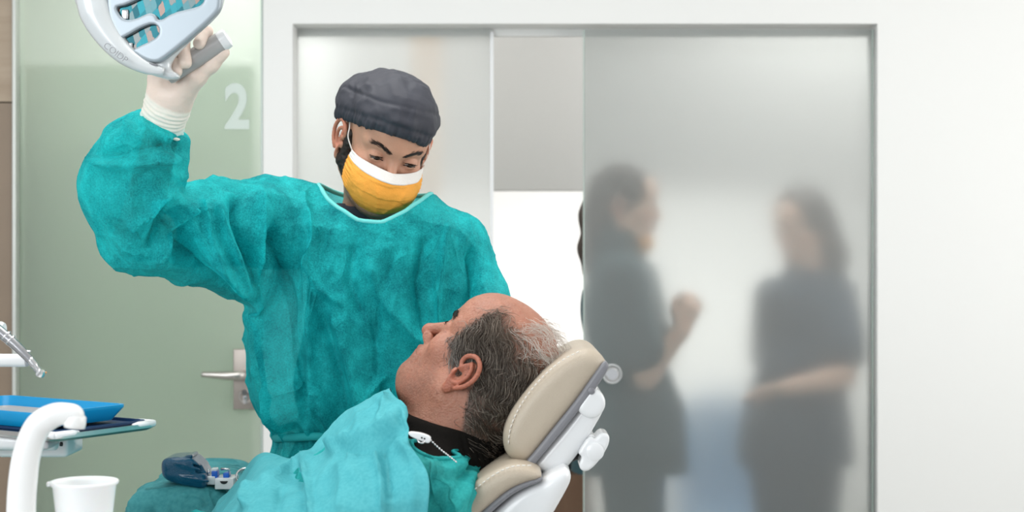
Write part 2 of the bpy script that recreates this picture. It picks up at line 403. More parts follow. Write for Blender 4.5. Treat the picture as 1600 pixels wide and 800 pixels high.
# ------------------------------------------------------------------ people: shared anatomy
def head_prims(o=None, ears=True):
    """head in its own frame: x forward, y to its left, z up; eyes at z=0, vertex at .118, chin at -.117 (metres)"""
    o = o or {}; g = o.get
    ch = g('chin', 0.); nl = g('nose', 0.); old = g('old', 0.); jw = g('jaw', 0.)
    L = []; A = lambda pr, k=.01: L.append(('+', pr, k)); S = lambda pr, k=.004: L.append(('-', pr, k))
    A(ell((-.003, 0, .032), (.098, .076, .086)))
    A(ell((-.042, 0, .004), (.056, .064, .062)), .03)
    A(ell((.042, 0, .045), (.053, .058, .052)), .02)
    A(ell((.035, 0, -.038), (.056, .058+jw*.5, .062)), .03)
    for s in (1, -1):
        A(cap((.0, s*(.05+jw), -.066), (.068, s*.014, -.098), .02, .017), .03)
        A(ell((.058, s*.046, -.03), (.021, .018, .017)), .02)
    A(ell((.077+ch, 0, -.098), (.017, .021, .017)), .016)
    if old: A(ell((.045, 0, -.108), (.045, .042, .034)), .03)
    else: A(ell((.035, 0, -.095), (.045, .038, .02)), .03)
    A(cap((.085, 0, .02), (.084, 0, .02), .013), .012)
    for s in (1, -1):
        A(cap((.084, s*.012, .018), (.066, s*.046, .021), .0115, .0105), .012)
        S(ell((.1, s*.033, -.001), (.019, .019, .0125)), .014)
        A(ell((.0765, s*.032, -.001), (.0142, .0150, .0136)), .003)
        A(cap((.0775, s*.022, -.019), (.07, s*.043, -.017), .008, .007), .012)
    # lid openings: a slot over a lowered or level gaze
    dz = g('gaze', 0.); op = g('open', .0035)
    for s in (1, -1):
        S(cap((.0868, s*.0215, -.0025+dz), (.0912, s*.031, -.0008+dz), op*.55, op), .0008); S(cap((.0912, s*.031, -.0008+dz), (.0868, s*.0425, -.0015+dz), op, op*.5), .0008)
    A(cap((.0865, 0, .006), (.1105+nl, 0, -.032), .0075, .0095), .01)
    A(ell((.110+nl, 0, -.037), (.0115, .0105, .0105)), .006)
    for s in (1, -1):
        A(ell((.1005+nl*.5, s*.0135, -.0405), (.010, .0062, .0085)), .005)
        S(cap((.106+nl, s*.0065, -.056), (.104+nl, s*.007, -.044), .0042, .003), .003)
    A(ell((.081, 0, -.068), (.021, .03, .022)), .016)
    for s in (1, -1):
        A(cap((.1015, s*.003, -.0635), (.086, s*.023, -.069), .0052, .0025), .005)
        A(cap((.0995, 0, -.0745), (.086, s*.021, -.0705), .006, .003), .005)
        S(cap((.109, 0, -.069), (.091, s*.027, -.0705), .0016, .0012), .002)
        if old: S(cap((.106, s*.019, -.038), (.092, s*.034, -.068), .0028, .002), .007)
    S(cap((.103+ch, 0, -.086), (.096+ch, 0, -.086), .006), .012)
    if ears:
        for s in (1, -1):
            c = lambda F, Z, Lo: (F-.004, s*(Lo), Z-.022)
            A(ell(c(-.006, -.001, .079), (.0175, .005, .031), np.array(Matrix.Rotation(s*.38, 3, 'Z') @ Matrix.Rotation(-.2, 3, 'Y'))), .004)
            S(ell(c(-.007, .012, .0895), (.0105, .0065, .014)), .004)
            S(ell(c(.0, -.004, .0875), (.0092, .0085, .0125)), .004)
            S(cap(c(.003, -.003, .085), c(.003, -.002, .068), .0042), .003)
            hx = spline([c(.004, .004, .079), c(.013, .014, .079), c(.011, .027, .082), c(-.002, .036, .086), c(-.018, .031, .09), c(-.026, .014, .092), c(-.023, -.006, .09), c(-.012, -.022, .085)], 3)
            for p, q in zip(hx[:-1], hx[1:]): A(cap(p, q, .0036), .002)
            ah = spline([c(-.002, .024, .083), c(-.011, .016, .087), c(-.014, .002, .087), c(-.009, -.013, .084), c(-.002, -.017, .083)], 3)
            for p, q in zip(ah[:-1], ah[1:]): A(cap(p, q, .0026), .003)
            A(ell(c(.0, -.030, .079), (.0085, .005, .0105)), .005)
            A(ell(c(.011, -.006, .0785), (.0042, .004, .0075)), .003)
    return L

def put(F, prims, fr=None):
    for op, pr, k in prims:
        if fr is not None: pr = tf(pr, fr); k = k*fr[2]
        (F.add if op == '+' else F.sub)(pr, k)
    return F
def local(V, fr): return (V-fr[0])@fr[1]/fr[2]
def world(p, fr): return np.asarray(p)*fr[2]@fr[1].T+fr[0]
def blob(V, c, r):
    return np.exp(-(((V-np.array(c))/np.array(r))**2).sum(1))
def head_color(V, fr, base, o=None):
    """skin colour per vertex: lips, nose, ears and cheeks a little redder, stubble darker"""
    o = o or {}; p = local(V, fr); q = p.copy(); q[:, 1] = np.abs(q[:, 1])
    c = np.tile(np.array(base, float), (len(V), 1))
    red = np.array(base)*np.array([1.02, .62, .55])
    def mixc(w, col):
        nonlocal c
        w = np.clip(w, 0, 1)[:, None]; c = c*(1-w)+np.array(col)*w
    mixc(.55*blob(q, (.115, 0, -.038), (.016, .016, .014)), red)
    mixc(.45*blob(q, (.065, .045, -.038), (.03, .02, .018)), red)
    ear = np.clip((q[:, 1]-.0775)/.006, 0, 1)*(np.abs(p[:, 2]+.02) < .05)
    mixc(ear*.6, red)
    mixc(.8*blob(q, (.098, .008, -.0645), (.02, .017, .0045)), np.array(base)*[.78, .42, .42])
    mixc(.8*blob(q, (.097, .006, -.0745), (.02, .016, .0045)), np.array(base)*[.82, .45, .45])
    if o.get('stubble'):
        w = o['stubble']*np.clip((.0-(p[:, 2]+.048+.25*np.maximum(0, .03-p[:, 0])))/.02, 0, 1)*np.clip((p[:, 0]+.0)/.03, 0, 1)
        w *= .5+.9*vnoise(V*420)
        mixc(w, np.array(base)*[.45, .42, .42])
    n = vnoise(V*60); c = c*(.9+.2*n)[:, None]
    if o.get('old'):
        sp = np.clip((vnoise(V*260)-.80)/.1, 0, 1)*np.clip((vnoise(V*31)-.35)*4, 0, 1); mixc(sp*.6, np.array(base)*[.5, .36, .32])
        f2 = ridged(V*150, 2); mixc(np.clip((f2-.8)*3, 0, .35), np.array(base)*[.85, .6, .55])
    return c

def eyeballs(fr, parent, gaze=(1, 0, -.25)):
    for s in (1, -1):
        c = world((.0768, s*.032, -.001), fr)
        F = Field(c-.015, c+.015, .0012); F.add(ell(c, [.0124*fr[2]]*3), .001)
        V, Q = F.mesh(1)
        g = np.array(gaze, float); g /= np.linalg.norm(g); p = (V-c)@fr[1]; p /= np.linalg.norm(p, axis=1)[:, None]
        a = np.degrees(np.arccos(np.clip(p@g, -1, 1)))
        col = np.where(a[:, None] < 13, [.004, .003, .003], np.where(a[:, None] < 29, [.06, .028, .014], [.62, .56, .52]))
        mesh_obj('eyeball', V, Q, M['eye'], parent, color=col)

def strands(P, Nn, fr, rng, n, dirf, length, r, seg=6, lift=.06, wave=.15, cen=(-.003, 0, .03), rad=(.1, .078, .088)):
    """n thin hairs rooted at random rows of P (local head coordinates), combed along dirf"""
    i = rng.integers(0, len(P), n); p = P[i]+rng.normal(0, .0006, (n, 3)); cen = np.array(cen); rad = np.array(rad)
    rho0 = np.linalg.norm((p-cen)/rad, axis=1); out = [p.copy()]; ln = length*(.6+.7*rng.random(n)); ph = rng.random(n)*6
    jit = rng.normal(0, wave, (n, 3))
    for k in range(1, seg+1):
        d = dirf(p)+jit+wave*1.3*np.stack([np.sin(ph*0+p[:, 2]*160+p[:, 0]*60), .4*np.cos(p[:, 0]*150), np.sin(p[:, 0]*130+p[:, 2]*50)], 1)
        nn = (p-cen)/rad**2; nn /= np.linalg.norm(nn, axis=1)[:, None]
        d = d-nn*(d*nn).sum(1)[:, None]; d /= np.linalg.norm(d, axis=1)[:, None]+1e-9
        p = p+d*(ln/seg)[:, None]
        rho = np.linalg.norm((p-cen)/rad, axis=1); want = rho0+lift*np.sin(min(1, k/seg*1.2)*1.7)*(.4+.8*((ph/6)))
        p = cen+(p-cen)*(want/rho)[:, None]; out.append(p.copy())
    return np.stack(out, 1)          # n, seg+1, 3
def strand_mesh(S, fr, r):
    n, m, _ = S.shape; Wd = world(S.reshape(-1, 3), fr).reshape(n, m, 3)
    T = np.gradient(Wd, axis=1); T /= np.linalg.norm(T, axis=2)[..., None]+1e-9
    u = np.cross(T, [.3, .5, .8]); u /= np.linalg.norm(u, axis=2)[..., None]+1e-9; w = np.cross(T, u)
    rr = (r*(1-.85*np.linspace(0, 1, m)**2))[None, :, None]
    ring = np.stack([Wd+rr*(math.cos(a)*u+math.sin(a)*w) for a in (0, 2.094, 4.189)], 2)   # n,m,3,3
    V = ring.reshape(-1, 3); b = (np.arange(n)*m*3)[:, None, None]+(np.arange(m-1)*3)[None, :, None]
    k = np.arange(3)[None, None, :]; k2 = (k+1) % 3
    Q = np.stack([b+k, b+k2, b+k2+3, b+k+3], -1).reshape(-1, 4)
    return V, Q

def hand_prims(w, D, N, side, curl=(.5, .5, .5, .5), thumb=None, s=1.):
    """hand from wrist w: D to the fingers, N out of the palm, side +1 when the thumb lies along D x N"""
    D = np.array(D, float); D /= np.linalg.norm(D); N = np.array(N, float); N -= D*(N@D); N /= np.linalg.norm(N); T = np.cross(D, N)*side
    L = []; A = lambda pr, k=.006: L.append(('+', pr, k))
    off = (.029, .0095, -.010, -.028); ln = (.070, .078, .073, .058)
    for i in range(4):
        b = w+s*(D*(.088-.004*abs(i-1))+T*off[i]); A(cap(w+T*off[i]*.45*s, b, .0165*s, .0125*s, (N, .8)), .012)
        p = b; ang = curl[i]*.75; r = .0092*s
        for fr_, c in ((.45, 1.), (.3, 1.15), (.25, .8)):
            d = D*math.cos(ang)+N*math.sin(ang); q = p+d*ln[i]*fr_*s; A(cap(p, q, r, r*.9), .004); p = q; r *= .9; ang += curl[i]*c
    tb = w+s*(D*.025+T*.022); tp = thumb or [(.05, .042, .012), (.078, .052, .02), (.1, .05, .028)]
    pts = [tb]+[w+s*(D*a+T*b+N*c) for a, b, c in tp]
    for p, q, r in zip(pts[:-1], pts[1:], (.0155, .0115, .0098)): A(cap(p, q, r*s, r*.85*s), .008)
    return L

def trunk_prims(J, w=1., ap=None):
    """chest, waist, hips and legs from joint positions"""
    ap = w if ap is None else ap; L = []; A = lambda pr, k=.03: L.append(('+', pr, k))
    up = J['neck']-J['hip']; H = np.linalg.norm(up); up /= H
    lat = J['shL']-J['shR']; lat -= up*(lat@up); sw = np.linalg.norm(lat); lat /= sw; fw = np.cross(lat, up)
    R = np.c_[fw, lat, up]; c = lambda t, f=0.: J['hip']+up*H*t+fw*f
    A(ell(c(.72), (.115*ap, sw*.43, H*.30), R)); A(ell(c(.42, .005), (.11*ap, .150*w, H*.3), R), .05); A(ell(c(.06), (.115*ap, .17*w, .13), R), .05)
    for s_ in ('L', 'R'):
        A(cap(c(.93), J['sh'+s_], .055*w, .05*w), .04)
        A(cap(J['hp'+s_], J['kn'+s_], .085*w, .055*w), .03); A(cap(J['kn'+s_], J['an'+s_], .056*w, .038*w), .02)
        d = J.get('toe'+s_, J['an'+s_]+fw*.16-np.array([0, 0, .06]))
        A(cap(J['an'+s_]-up*.03, d, .036, .028, ((0, 0, 1), .75)), .02)
    A(cap(c(.92), J['nk2'], .062*w, .056*w), .03)
    return L
def arm_prims(J, w=1.):
    L = []
    for s in ('L', 'R'):
        L.append(('+', cap(J['sh'+s], J['el'+s], .053*w, .041*w), .03)); L.append(('+', cap(J['el'+s], J['wr'+s], .041*w, .028*w), .012))
    return L
def bbox(prims, pad=.03):
    lo = np.min([p[1][1] for p in prims], 0)-pad; hi = np.max([p[1][2] for p in prims], 0)+pad; return lo, hi
def wprims(L, fr): return [(o, tf(p, fr), k*fr[2]) for o, p, k in L]
def orth(R):
    u, _, v = np.linalg.svd(np.array(R, float)); return u@v
def rim_loops(V, Q, minlen=20):
    e = np.vstack([Q[:, [i, (i+1) % 4]] for i in range(4)]); key = {}
    for a, b in e: key[(int(a), int(b))] = 1
    nxt = {a: b for (a, b) in key if (b, a) not in key}; loops = []
    while nxt:
        s0 = next(iter(nxt)); L = [s0]; c = nxt.pop(s0)
        while c in nxt and c != s0: L.append(c); c = nxt.pop(c)
        if len(L) >= minlen: loops.append(V[L])
    return loops
def smooth_loop(P, n=12):
    for _ in range(n): P = .5*P+.25*(np.roll(P, 1, 0)+np.roll(P, -1, 0))
    return P
def closed_tube(P, r, n=8):
    V, F = tube(np.vstack([P, P[:1]]), r, n, caps=False); return V, F
def brow_hairs(fr, arc, n, rng, mt, parent, VN, r=.0004, name='eyebrow', ln=.008, spread=.0022):
    Vb, Nb = VN; pb = local(Vb, fr); m = (pb[:, 0] > .04) & (np.abs(pb[:, 2]) < .05) & (np.linalg.norm(pb, axis=1) < .14); pb = pb[m]; nb = (Nb[m]@fr[1])
    for s in (1, -1):
        t = rng.random(n); A = spline(arc, 12); i = (t*(len(A)-1)).astype(int); p = A[i].copy(); p[:, 1] *= s
        p[:, 2] += rng.normal(0, spread, n); p[:, 1] += rng.normal(0, .001, n)
        k = np.array([np.argmin(((pb-q)**2)[:, 1:].sum(1)+.15*((pb-q)[:, 0])**2) for q in p]); p = pb[k]; nn = nb[k]
        d = np.array([0, s*.95, .22])+rng.normal(0, .16, (n, 3)); d -= nn*(d*nn).sum(1)[:, None]; S = []
        for q in range(4): S.append(p+d*ln*q/3+nn*(.0001+.0008*math.sin(q)))
        V, Q = strand_mesh(np.stack(S, 1), fr, r); mesh_obj(name, V, Q, mt, parent)
def text_mesh(name, body, size, mt, parent, loc, rot, extrude=.0004, offset=0., sx=1., sy=1.):
    fc = bpy.data.curves.new(name, 'FONT'); fc.body = body; fc.size = size; fc.extrude = extrude; fc.offset = offset; fc.align_x = 'CENTER'
    fo = bpy.data.objects.new(name, fc); COL.objects.link(fo); bpy.context.view_layer.update()
    me = bpy.data.meshes.new_from_object(fo); bpy.data.objects.remove(fo); me.materials.clear(); me.materials.append(mt)
    o = bpy.data.objects.new(name, me); link(o, parent); o.location = Vector([float(v) for v in loc])-(parent.location if parent.type == 'EMPTY' else Vector()); o.rotation_euler = rot; o.scale = (sx, sy, 1); return o
def frame(yaw, pitch=0, roll=0):
    """head axes, columns forward, left, up; yaw 0 looks at the camera, positive turns to image right, pitch looks down"""
    R = Matrix.Rotation(yaw, 3, 'Z') @ Matrix(((0, 1, 0), (-1, 0, 0), (0, 0, 1)))
    return np.array(R @ Matrix.Rotation(pitch, 3, 'Y') @ Matrix.Rotation(roll, 3, 'X'))
# ------------------------------------------------------------------ materials
M = {}
M['eye'] = mat('eye', (1, 1, 1), .15, attr=True, var=.02)
M['skin'] = mat('skin', (1, 1, 1), .48, attr=True, var=.08, nscale=35, bump=.35, bscale=420, sss=.12)
M['skin_old'] = mat('skin_weathered', (1, 1, 1), .45, attr=True, var=.1, nscale=45, bump=.7, bscale=330, sss=.1)
M['glove'] = mat('latex_glove', (.80, .69, .60), .45, var=.06, nscale=25, bump=.3, bscale=120, sss=.1)
M['cuff'] = mat('latex_cuff', (.83, .79, .70), .45, var=.04, nscale=60, bump=.2, bscale=90)
M['gown'] = cloth_mat('teal_gown', (.0, .31, .35), (.03, .84, .86), .25, .45, cstr=.5)
M['bib'] = cloth_mat('pale_teal_sheet', (.075, .44, .50), (.13, .56, .61), .03, .15, scale=30, crump=5., cstr=.3)
M['pgown'] = cloth_mat('bright_teal_gown', (.012, .36, .37), (.045, .56, .54), .06, .25, scale=45)
M['drape'] = cloth_mat('teal_drape', (.04, .27, .30), (.1, .42, .45), .05, .15, scale=20)
M['scrub'] = mat('dark_scrub', (.028, .03, .045), .85, var=.15, nscale=60, bump=.3, bscale=500)
M['scrub_teal'] = mat('teal_grey_scrub', (.022, .062, .075), .85, var=.12, nscale=30, bump=.2, bscale=300)
M['cap'] = mat('cap_cloth', (.038, .040, .053), .62, var=.12, nscale=40, bump=.25, bscale=700)
M['mask'] = mat('orange_mask', (.95, .40, .055), .75, var=.07, nscale=70, bump=.5, bscale=500)
M['maskw'] = mat('white_band', (.86, .82, .78), .8, var=.04, nscale=90, bump=.5, bscale=600)
M['hair_dark'] = mat('dark_hair', (.022, .014, .010), .5, var=.3, nscale=120)
M['hair_grey'] = mat('grey_brown_hair', (.20, .155, .12), .5, var=.45, nscale=160)
M['hair_white'] = mat('white_hair', (.72, .68, .62), .5, var=.2, nscale=160)
M['knit'] = mat('black_knit', (.010, .009, .008), .95, var=.3, nscale=200, bump=.5, bscale=600, spec=.1)
M['trouser'] = mat('dark_trouser', (.03, .035, .045), .85, bump=.2)
M['shoe'] = mat('white_shoe', (.7, .7, .7), .5)
M['wall'] = mat('white_wall', (.80, .80, .785), .55, var=.01, nscale=2, bump=.03, bscale=300)
M['leather'] = mat('beige_leather', (.50, .425, .335), .42, var=.04, nscale=12, bump=.35, bscale=650, coat=.08)
M['plastic'] = mat('white_plastic', (.80, .81, .82), .22, var=.015, nscale=8, coat=.3)
M['greytrim'] = mat('grey_trim', (.22, .22, .24), .4)
M['stitch'] = mat('stitch_thread', (.80, .76, .70), .8)
M['steel'] = mat('brushed_steel', (.55, .52, .49), .28, 1., var=.08, nscale=90)
M['chrome'] = mat('chrome', (.75, .75, .76), .12, 1., var=.03)
M['dark'] = mat('dark_recess', (.012, .014, .016), .5)
# ------------------------------------------------------------------ the room
WY = 4.2
def W_(x, D=WY): return (x-800)/FOC*D
def Z_(y, D=WY): return CAMZ+(400-y)/FOC*D
def struct(name, vf, m, parent=None, smooth=False):
    o = mesh_obj(name, vf[0], vf[1], m, parent, smooth=smooth)
    if parent is None: o['kind'] = 'structure'
    return o
def frost(name, col, rough, milk, milkcol, ior=1.3, clear=0.):
    m, t, b = new_mat(name); N, L = t.nodes, t.links
    tc = N.new('ShaderNodeTexCoord'); nz = N.new('ShaderNodeTexNoise'); nz.inputs['Scale'].default_value = 900; L.new(tc.outputs['Object'], nz.inputs['Vector'])
    g = N.new('ShaderNodeBsdfGlass'); g.inputs['Color'].default_value = (*col, 1); g.inputs['Roughness'].default_value = rough; g.inputs['IOR'].default_value = ior
    d = N.new('ShaderNodeBsdfDiffuse'); d.inputs['Color'].default_value = (*milkcol, 1); tl = N.new('ShaderNodeBsdfTranslucent'); tl.inputs['Color'].default_value = (*milkcol, 1)
    bp = N.new('ShaderNodeBump'); bp.inputs['Strength'].default_value = .08; bp.inputs['Distance'].default_value = .0005; L.new(nz.outputs['Fac'], bp.inputs['Height']); L.new(bp.outputs[0], d.inputs['Normal'])
    m0 = N.new('ShaderNodeMixShader'); m0.inputs[0].default_value = .5; L.new(d.outputs[0], m0.inputs[1]); L.new(tl.outputs[0], m0.inputs[2])
    m1 = N.new('ShaderNodeMixShader'); m1.inputs[0].default_value = milk; L.new(g.outputs[0], m1.inputs[1]); L.new(m0.outputs[0], m1.inputs[2])
    L.new(m1.outputs[0], N['Material Output'].inputs['Surface']); return m
M['frost'] = frost('frosted_glass', (.84, .855, .85), .32, .18, (.74, .76, .75))
M['frost2'] = frost('frosted_glass_panel', (.97, .98, .975), .40, .30, (.84, .85, .84))
M['greenglass'] = frost('green_frosted_glass', (.92, .96, .91), .28, .34, (.72, .79, .71))
M['glassedge'] = mat('glass_edge', (.42, .50, .46), .2, var=.02)
M['floor'] = mat('grey_floor', (.52, .52, .50), .35, var=.05, nscale=3)
M['ceil'] = mat('white_ceiling', (.85, .85, .84), .8, var=.01)
M['wood_u'] = None
def wood(name, c0, c1, scale=3., stretch=(1, 1, 12)):
    m, t, b = new_mat(name); N, L = t.nodes, t.links
    tc = N.new('ShaderNodeTexCoord'); mp = N.new('ShaderNodeMapping'); mp.inputs['Scale'].default_value = stretch; L.new(tc.outputs['Object'], mp.inputs['Vector'])
    nz = N.new('ShaderNodeTexNoise'); nz.inputs['Scale'].default_value = scale; nz.inputs['Detail'].default_value = 6; nz.inputs['Distortion'].default_value = .8; L.new(mp.outputs[0], nz.inputs['Vector'])
    cr = N.new('ShaderNodeMix'); cr.data_type = 'RGBA'; cr.inputs['A'].default_value = (*c0, 1); cr.inputs['B'].default_value = (*c1, 1); L.new(nz.outputs['Fac'], cr.inputs['Factor'])
    L.new(cr.outputs['Result'], b.inputs['Base Color']); b.inputs['Roughness'].default_value = .45; return m
M['wood_u'] = wood('wood_light', (.28, .20, .13), (.50, .40, .30), 2.2, (1, 1, 9)); M['wood_l'] = wood('wood_plain', (.22, .16, .11), (.27, .20, .14), 3, (1, 1, 3)); M['walnut'] = wood('walnut', (.16, .085, .05), (.28, .16, .10), 3, (6, 6, .6))
M['corr'] = mat('corridor_wall', (.86, .86, .85), .7, var=.01)
M['grey'] = mat('grey_panel', (.41, .405, .39), .6, var=.01)
M['sage'] = mat('sage_panel', (.60, .70, .585), .6, var=.03, nscale=2)
M['bluechair'] = mat('blue_plastic', (.20, .34, .50), .5)
M['mark'] = mat('white_marking', (.60, .68, .63), .7, var=.01)

x0, x1, zt = W_(457), W_(1371), Z_(37)
struct('wall_back', merge(boxv((x1, WY, 0), (3.2, WY+.12, 2.75)), boxv((W_(411), WY, 0), (x0, WY+.12, 2.75)), boxv((x0, WY, zt), (x1, WY+.12, 2.75)), boxv((-1.6, WY, 2.5), (W_(411), WY+.12, 2.75))), M['wall'])
struct('floor', boxv((-3.2, -2.5, -.1), (3.4, 8.2, 0)), M['floor'])
struct('ceiling', boxv((-3.2, .2, 2.75), (3.4, 8.2, 2.85)), M['ceil'])
struct('wall_right', boxv((3.2, 2.6, 0), (3.3, 8.2, 2.75)), M['wall'])
# timber cladding left of the glass door
o = struct('wall_left', merge(boxv((-3.1, WY-.02, Z_(161)+.002), (W_(24), WY+.1, 2.75)),), M['wood_u'])
lw = mesh_obj('cladding', *boxv((-3.1, WY-.02, 0), (W_(24), WY+.1, Z_(161)-.002)), M['wood_l'], o, smooth=False)
struct('trim_1', boxv((W_(24), WY-.03, 0), (W_(30), WY+.06, 2.5), .003), mat('pale_aluminium', (.55, .57, .54), .35, .3))
# green frosted glass door
gd = struct('door_1', boxv((W_(31), WY+.0, .01), (W_(410), WY+.012, 2.5)), M['greenglass'])
e = struct('glass_edge', boxv((W_(410)-.004, WY-.003, .01), (W_(410)+.001, WY+.014, 2.5)), M['glassedge'], gd)
fo = text_mesh('door_number', '2', .175, M['mark'], gd, (W_(370.5), WY-.002, Z_(199)), (math.pi/2, 0, 0), .0006, .0055, .80, .98)
fo['label'] = 'white numeral 2 etched on the glass'
hx, hz = W_(383), Z_(592)
hd = mesh_obj('lock_plate', *boxv((W_(366), WY-.016, Z_(639)), (W_(401), WY-.001, Z_(545)), .002), mat('door_plate_steel', (.36, .32, .29), .42, .9, var=.05), gd, smooth=True, sharp=30)
P = spline([(W_(384), WY-.012, Z_(584)), (W_(384), WY-.05, Z_(584)), (W_(380), WY-.062, Z_(584)), (W_(365), WY-.066, Z_(584)), (W_(345), WY-.067, Z_(583)), (W_(323), WY-.066, Z_(582))], 8)
mesh_obj('door_handle', *tube(P, np.interp(np.arange(len(P)), [0, 10, 24, len(P)-1], [.013, .013, .0125, .0075]), 16), M['steel'], gd)
V1 = lathe([(0, -.010), (.0085, -.010), (.010, -.007), (.010, .003), (0, .003)], (W_(385), WY-.018, Z_(612)), (0, 1, 0), 20)
mesh_obj('keyhole', *merge(V1, boxv((W_(385)-.0055, WY-.024, Z_(630)), (W_(385)+.0055, WY-.016, Z_(612)), .002)), M['chrome'], gd, sharp=40)
V1 = lathe([(.0185, 0), (.0165, -.003), (.0145, 0)], (W_(385), WY-.016, Z_(619)), (0, 1, 0), 28)
mesh_obj('lock_ring', *V1, M['steel'], gd)
# inner frame of the opening and the fixed frosted pane
struct('window_1', boxv((x0+.002, WY+.085, .01), (W_(771, WY+.085), WY+.095, zt-.003)), M['frost2'])
struct('trim_2', boxv((W_(766, WY+.075), WY+.073, 0), (W_(771, WY+.075), WY+.083, zt-.012), .001), M['plastic'])
struct('trim_3', boxv((x0, WY+.10, zt-.02), (x1, WY+.12, zt)), M['wall'])
# sliding frosted glass door with its round pull
sd = struct('door_2', boxv((W_(912, WY+.035), WY+.030, .01), (x1-.004, WY+.040, zt-.012)), M['frost'])
struct('glass_edge', merge(boxv((W_(912, WY+.035)-.0015, WY+.0295, .01), (W_(912, WY+.035)+.002, WY+.0405, zt-.012)), boxv((x1-.009, WY+.0295, .01), (x1-.004, WY+.0405, zt-.012))), M['glassedge'], sd)
kc = np.array([W_(957, WY), WY+.03, Z_(585)])
mesh_obj('round_pull', *lathe([(0, -.026), (.016, -.026), (.021, -.022), (.022, -.016), (.0215, -.004), (.012, 0)], kc, (0, 1, 0), 32), M['pull'] if 'pull' in M else M['chrome'], sd, sharp=35)
mesh_obj('pull_rim', *lathe([(.0225, -.020), (.0255, -.024), (.028, -.018), (.028, -.004), (.02, 0)], kc, (0, 1, 0), 32), M['plastic'], sd, sharp=50)

# ------------------------------------------------------------------ the corridor behind the glass
struct('wall_far', boxv((-3.2, 8.0, 0), (3.4, 8.1, 2.75)), M['corr'])
bz = Z_(297, 5.45)
struct('wall_bulkhead', boxv((-.62, 5.45, bz), (3.3, 5.55, 2.75)), M['grey'])
struct('wall_side', merge(boxv((-.72, 5.3, 0), (-.62, 8.0, 2.75))), M['corr'])
struct('wall_sage', boxv((-2.6, 4.46, 0), (W_(396, 4.46), 4.50, Z_(102, 4.46))), M['sage'])
struct('streak_strip', boxv((W_(642, 4.5), 4.5, 1.55), (W_(690, 4.5), 4.53, 2.75)), mat('warm_streak_tone', (.80, .62, .48), .5))  # added strip, its warm colour imitates a lamp's reflection on the pane
struct('wall_above', boxv((-2.6, 5.5, 0), (-.74, 5.6, 2.75)), M['corr'])
sb = empty('sideboard', (W_(885, 5.0), 5.15, 0)); tag(sb, 'low walnut sideboard with dark top in the gap beside the sliding glass door', 'cabinet')
a, b = W_(840, 5.0), W_(930, 5.0); zc = Z_(733, 5.0)
mesh_obj('carcass', *boxv((a, 5.0, .05), (b, 5.35, zc), .004), M['walnut'], sb, smooth=False); mesh_obj('top', *boxv((a-.01, 4.985, zc), (b+.01, 5.36, zc+.035), .003), M['dark'], sb, smooth=False)
mesh_obj('plinth', *boxv((a+.02, 5.02, 0), (b-.02, 5.33, .05)), M['dark'], sb, smooth=False)
for z0_ in (.08, .38): mesh_obj('drawer', *boxv((a+.01, 4.99, z0_), (b-.01, 5.0, z0_+.27), .003), M['walnut'], sb, smooth=False)
# waiting chair, only a blue blur through the glass
ch = empty('waiting_chair', (.78, 5.35, 0)); tag(ch, 'light blue shell chair blurred behind the frosted glass between the two standing people', 'chair')
F = Field(np.array([.5, 5.0, .35]), np.array([1.05, 5.7, .95]), .008); F.add(extr(chaikin([(.6, .42), (.97, .42), (.99, .6), (.96, .86), (.6, .86), (.58, .6)], 2), 5.55, 5.6, .02), .01)
V, Q = F.mesh(1); V[:, 1] += .2*(V[:, 2]-.4)**2; mesh_obj('backrest', V, Q, M['bluechair'], ch)
F = Field(np.array([.5, 5.0, .35]), np.array([1.05, 5.7, .95]), .008); F.add(extr(chaikin([(.58, .40), (.99, .40), (.99, .46), (.58, .46)], 1), 5.15, 5.58, .02), .01); V, Q = F.mesh(1); mesh_obj('seat', V, Q, M['bluechair'], ch)
for x in (.62, .95):
    for y in (5.19, 5.53): mesh_obj('leg', *tube([(x, y, .41), (x*1.0, y, 0)], .012, 10), M['chrome'], ch)
# ceiling panels that carry the room's light, plus the strip added for the colleagues
for nm, (lx, ly), (sx, sy), wh in (('ceiling_light', (-.5, 2.4), (1.2, 1.2), 'square white ceiling panel light above the dental chair'), ('ceiling_light', (.95, 4.46), (1.3, .18), 'unseen narrow white strip added to light the people just behind the sliding glass door'), ('ceiling_light', (.9, 5.0), (1.2, .6), 'white ceiling panel light in the corridor')):
    r = empty(nm, (lx, ly, 2.7)); tag(r, wh, 'ceiling light'); V, F_ = boxv((lx-sx/2-.03, ly-sy/2-.03, 2.70), (lx+sx/2+.03, ly+sy/2+.03, 2.75)); mesh_obj('frame', V, F_, M['plastic'], r, smooth=False)
# ------------------------------------------------------------------ standing dentist in the teal gown
_R = frame(math.radians(15), math.radians(30), math.radians(-13)); DFR = (PX(615, 251, 2.55)-_R@np.array([.088*.94, 0, 0]), _R, .94)
DJ = dict(neck=np.array([-.238, 2.69, 1.43]), nk2=world((-.02, 0, -.06), DFR), hip=np.array([-.235, 2.72, .95]),
          shR=PX(424, 362, 2.6), shL=PX(688, 410, 2.64), elR=PX(214, 372, 2.43), elL=PX(748, 555, 2.6),
          wrR=PX(262, 170, 2.315), wrL=np.array([-.05, 2.56, 1.12]), hpL=np.array([-.14, 2.73, .93]), hpR=np.array([-.33, 2.73, .93]),
          knL=np.array([-.12, 2.7, .5]), knR=np.array([-.36, 2.7, .5]), anL=np.array([-.11, 2.76, .09]), anR=np.array([-.37, 2.76, .09]),
          toeL=np.array([-.10, 2.6, .035]), toeR=np.array([-.39, 2.6, .035]))
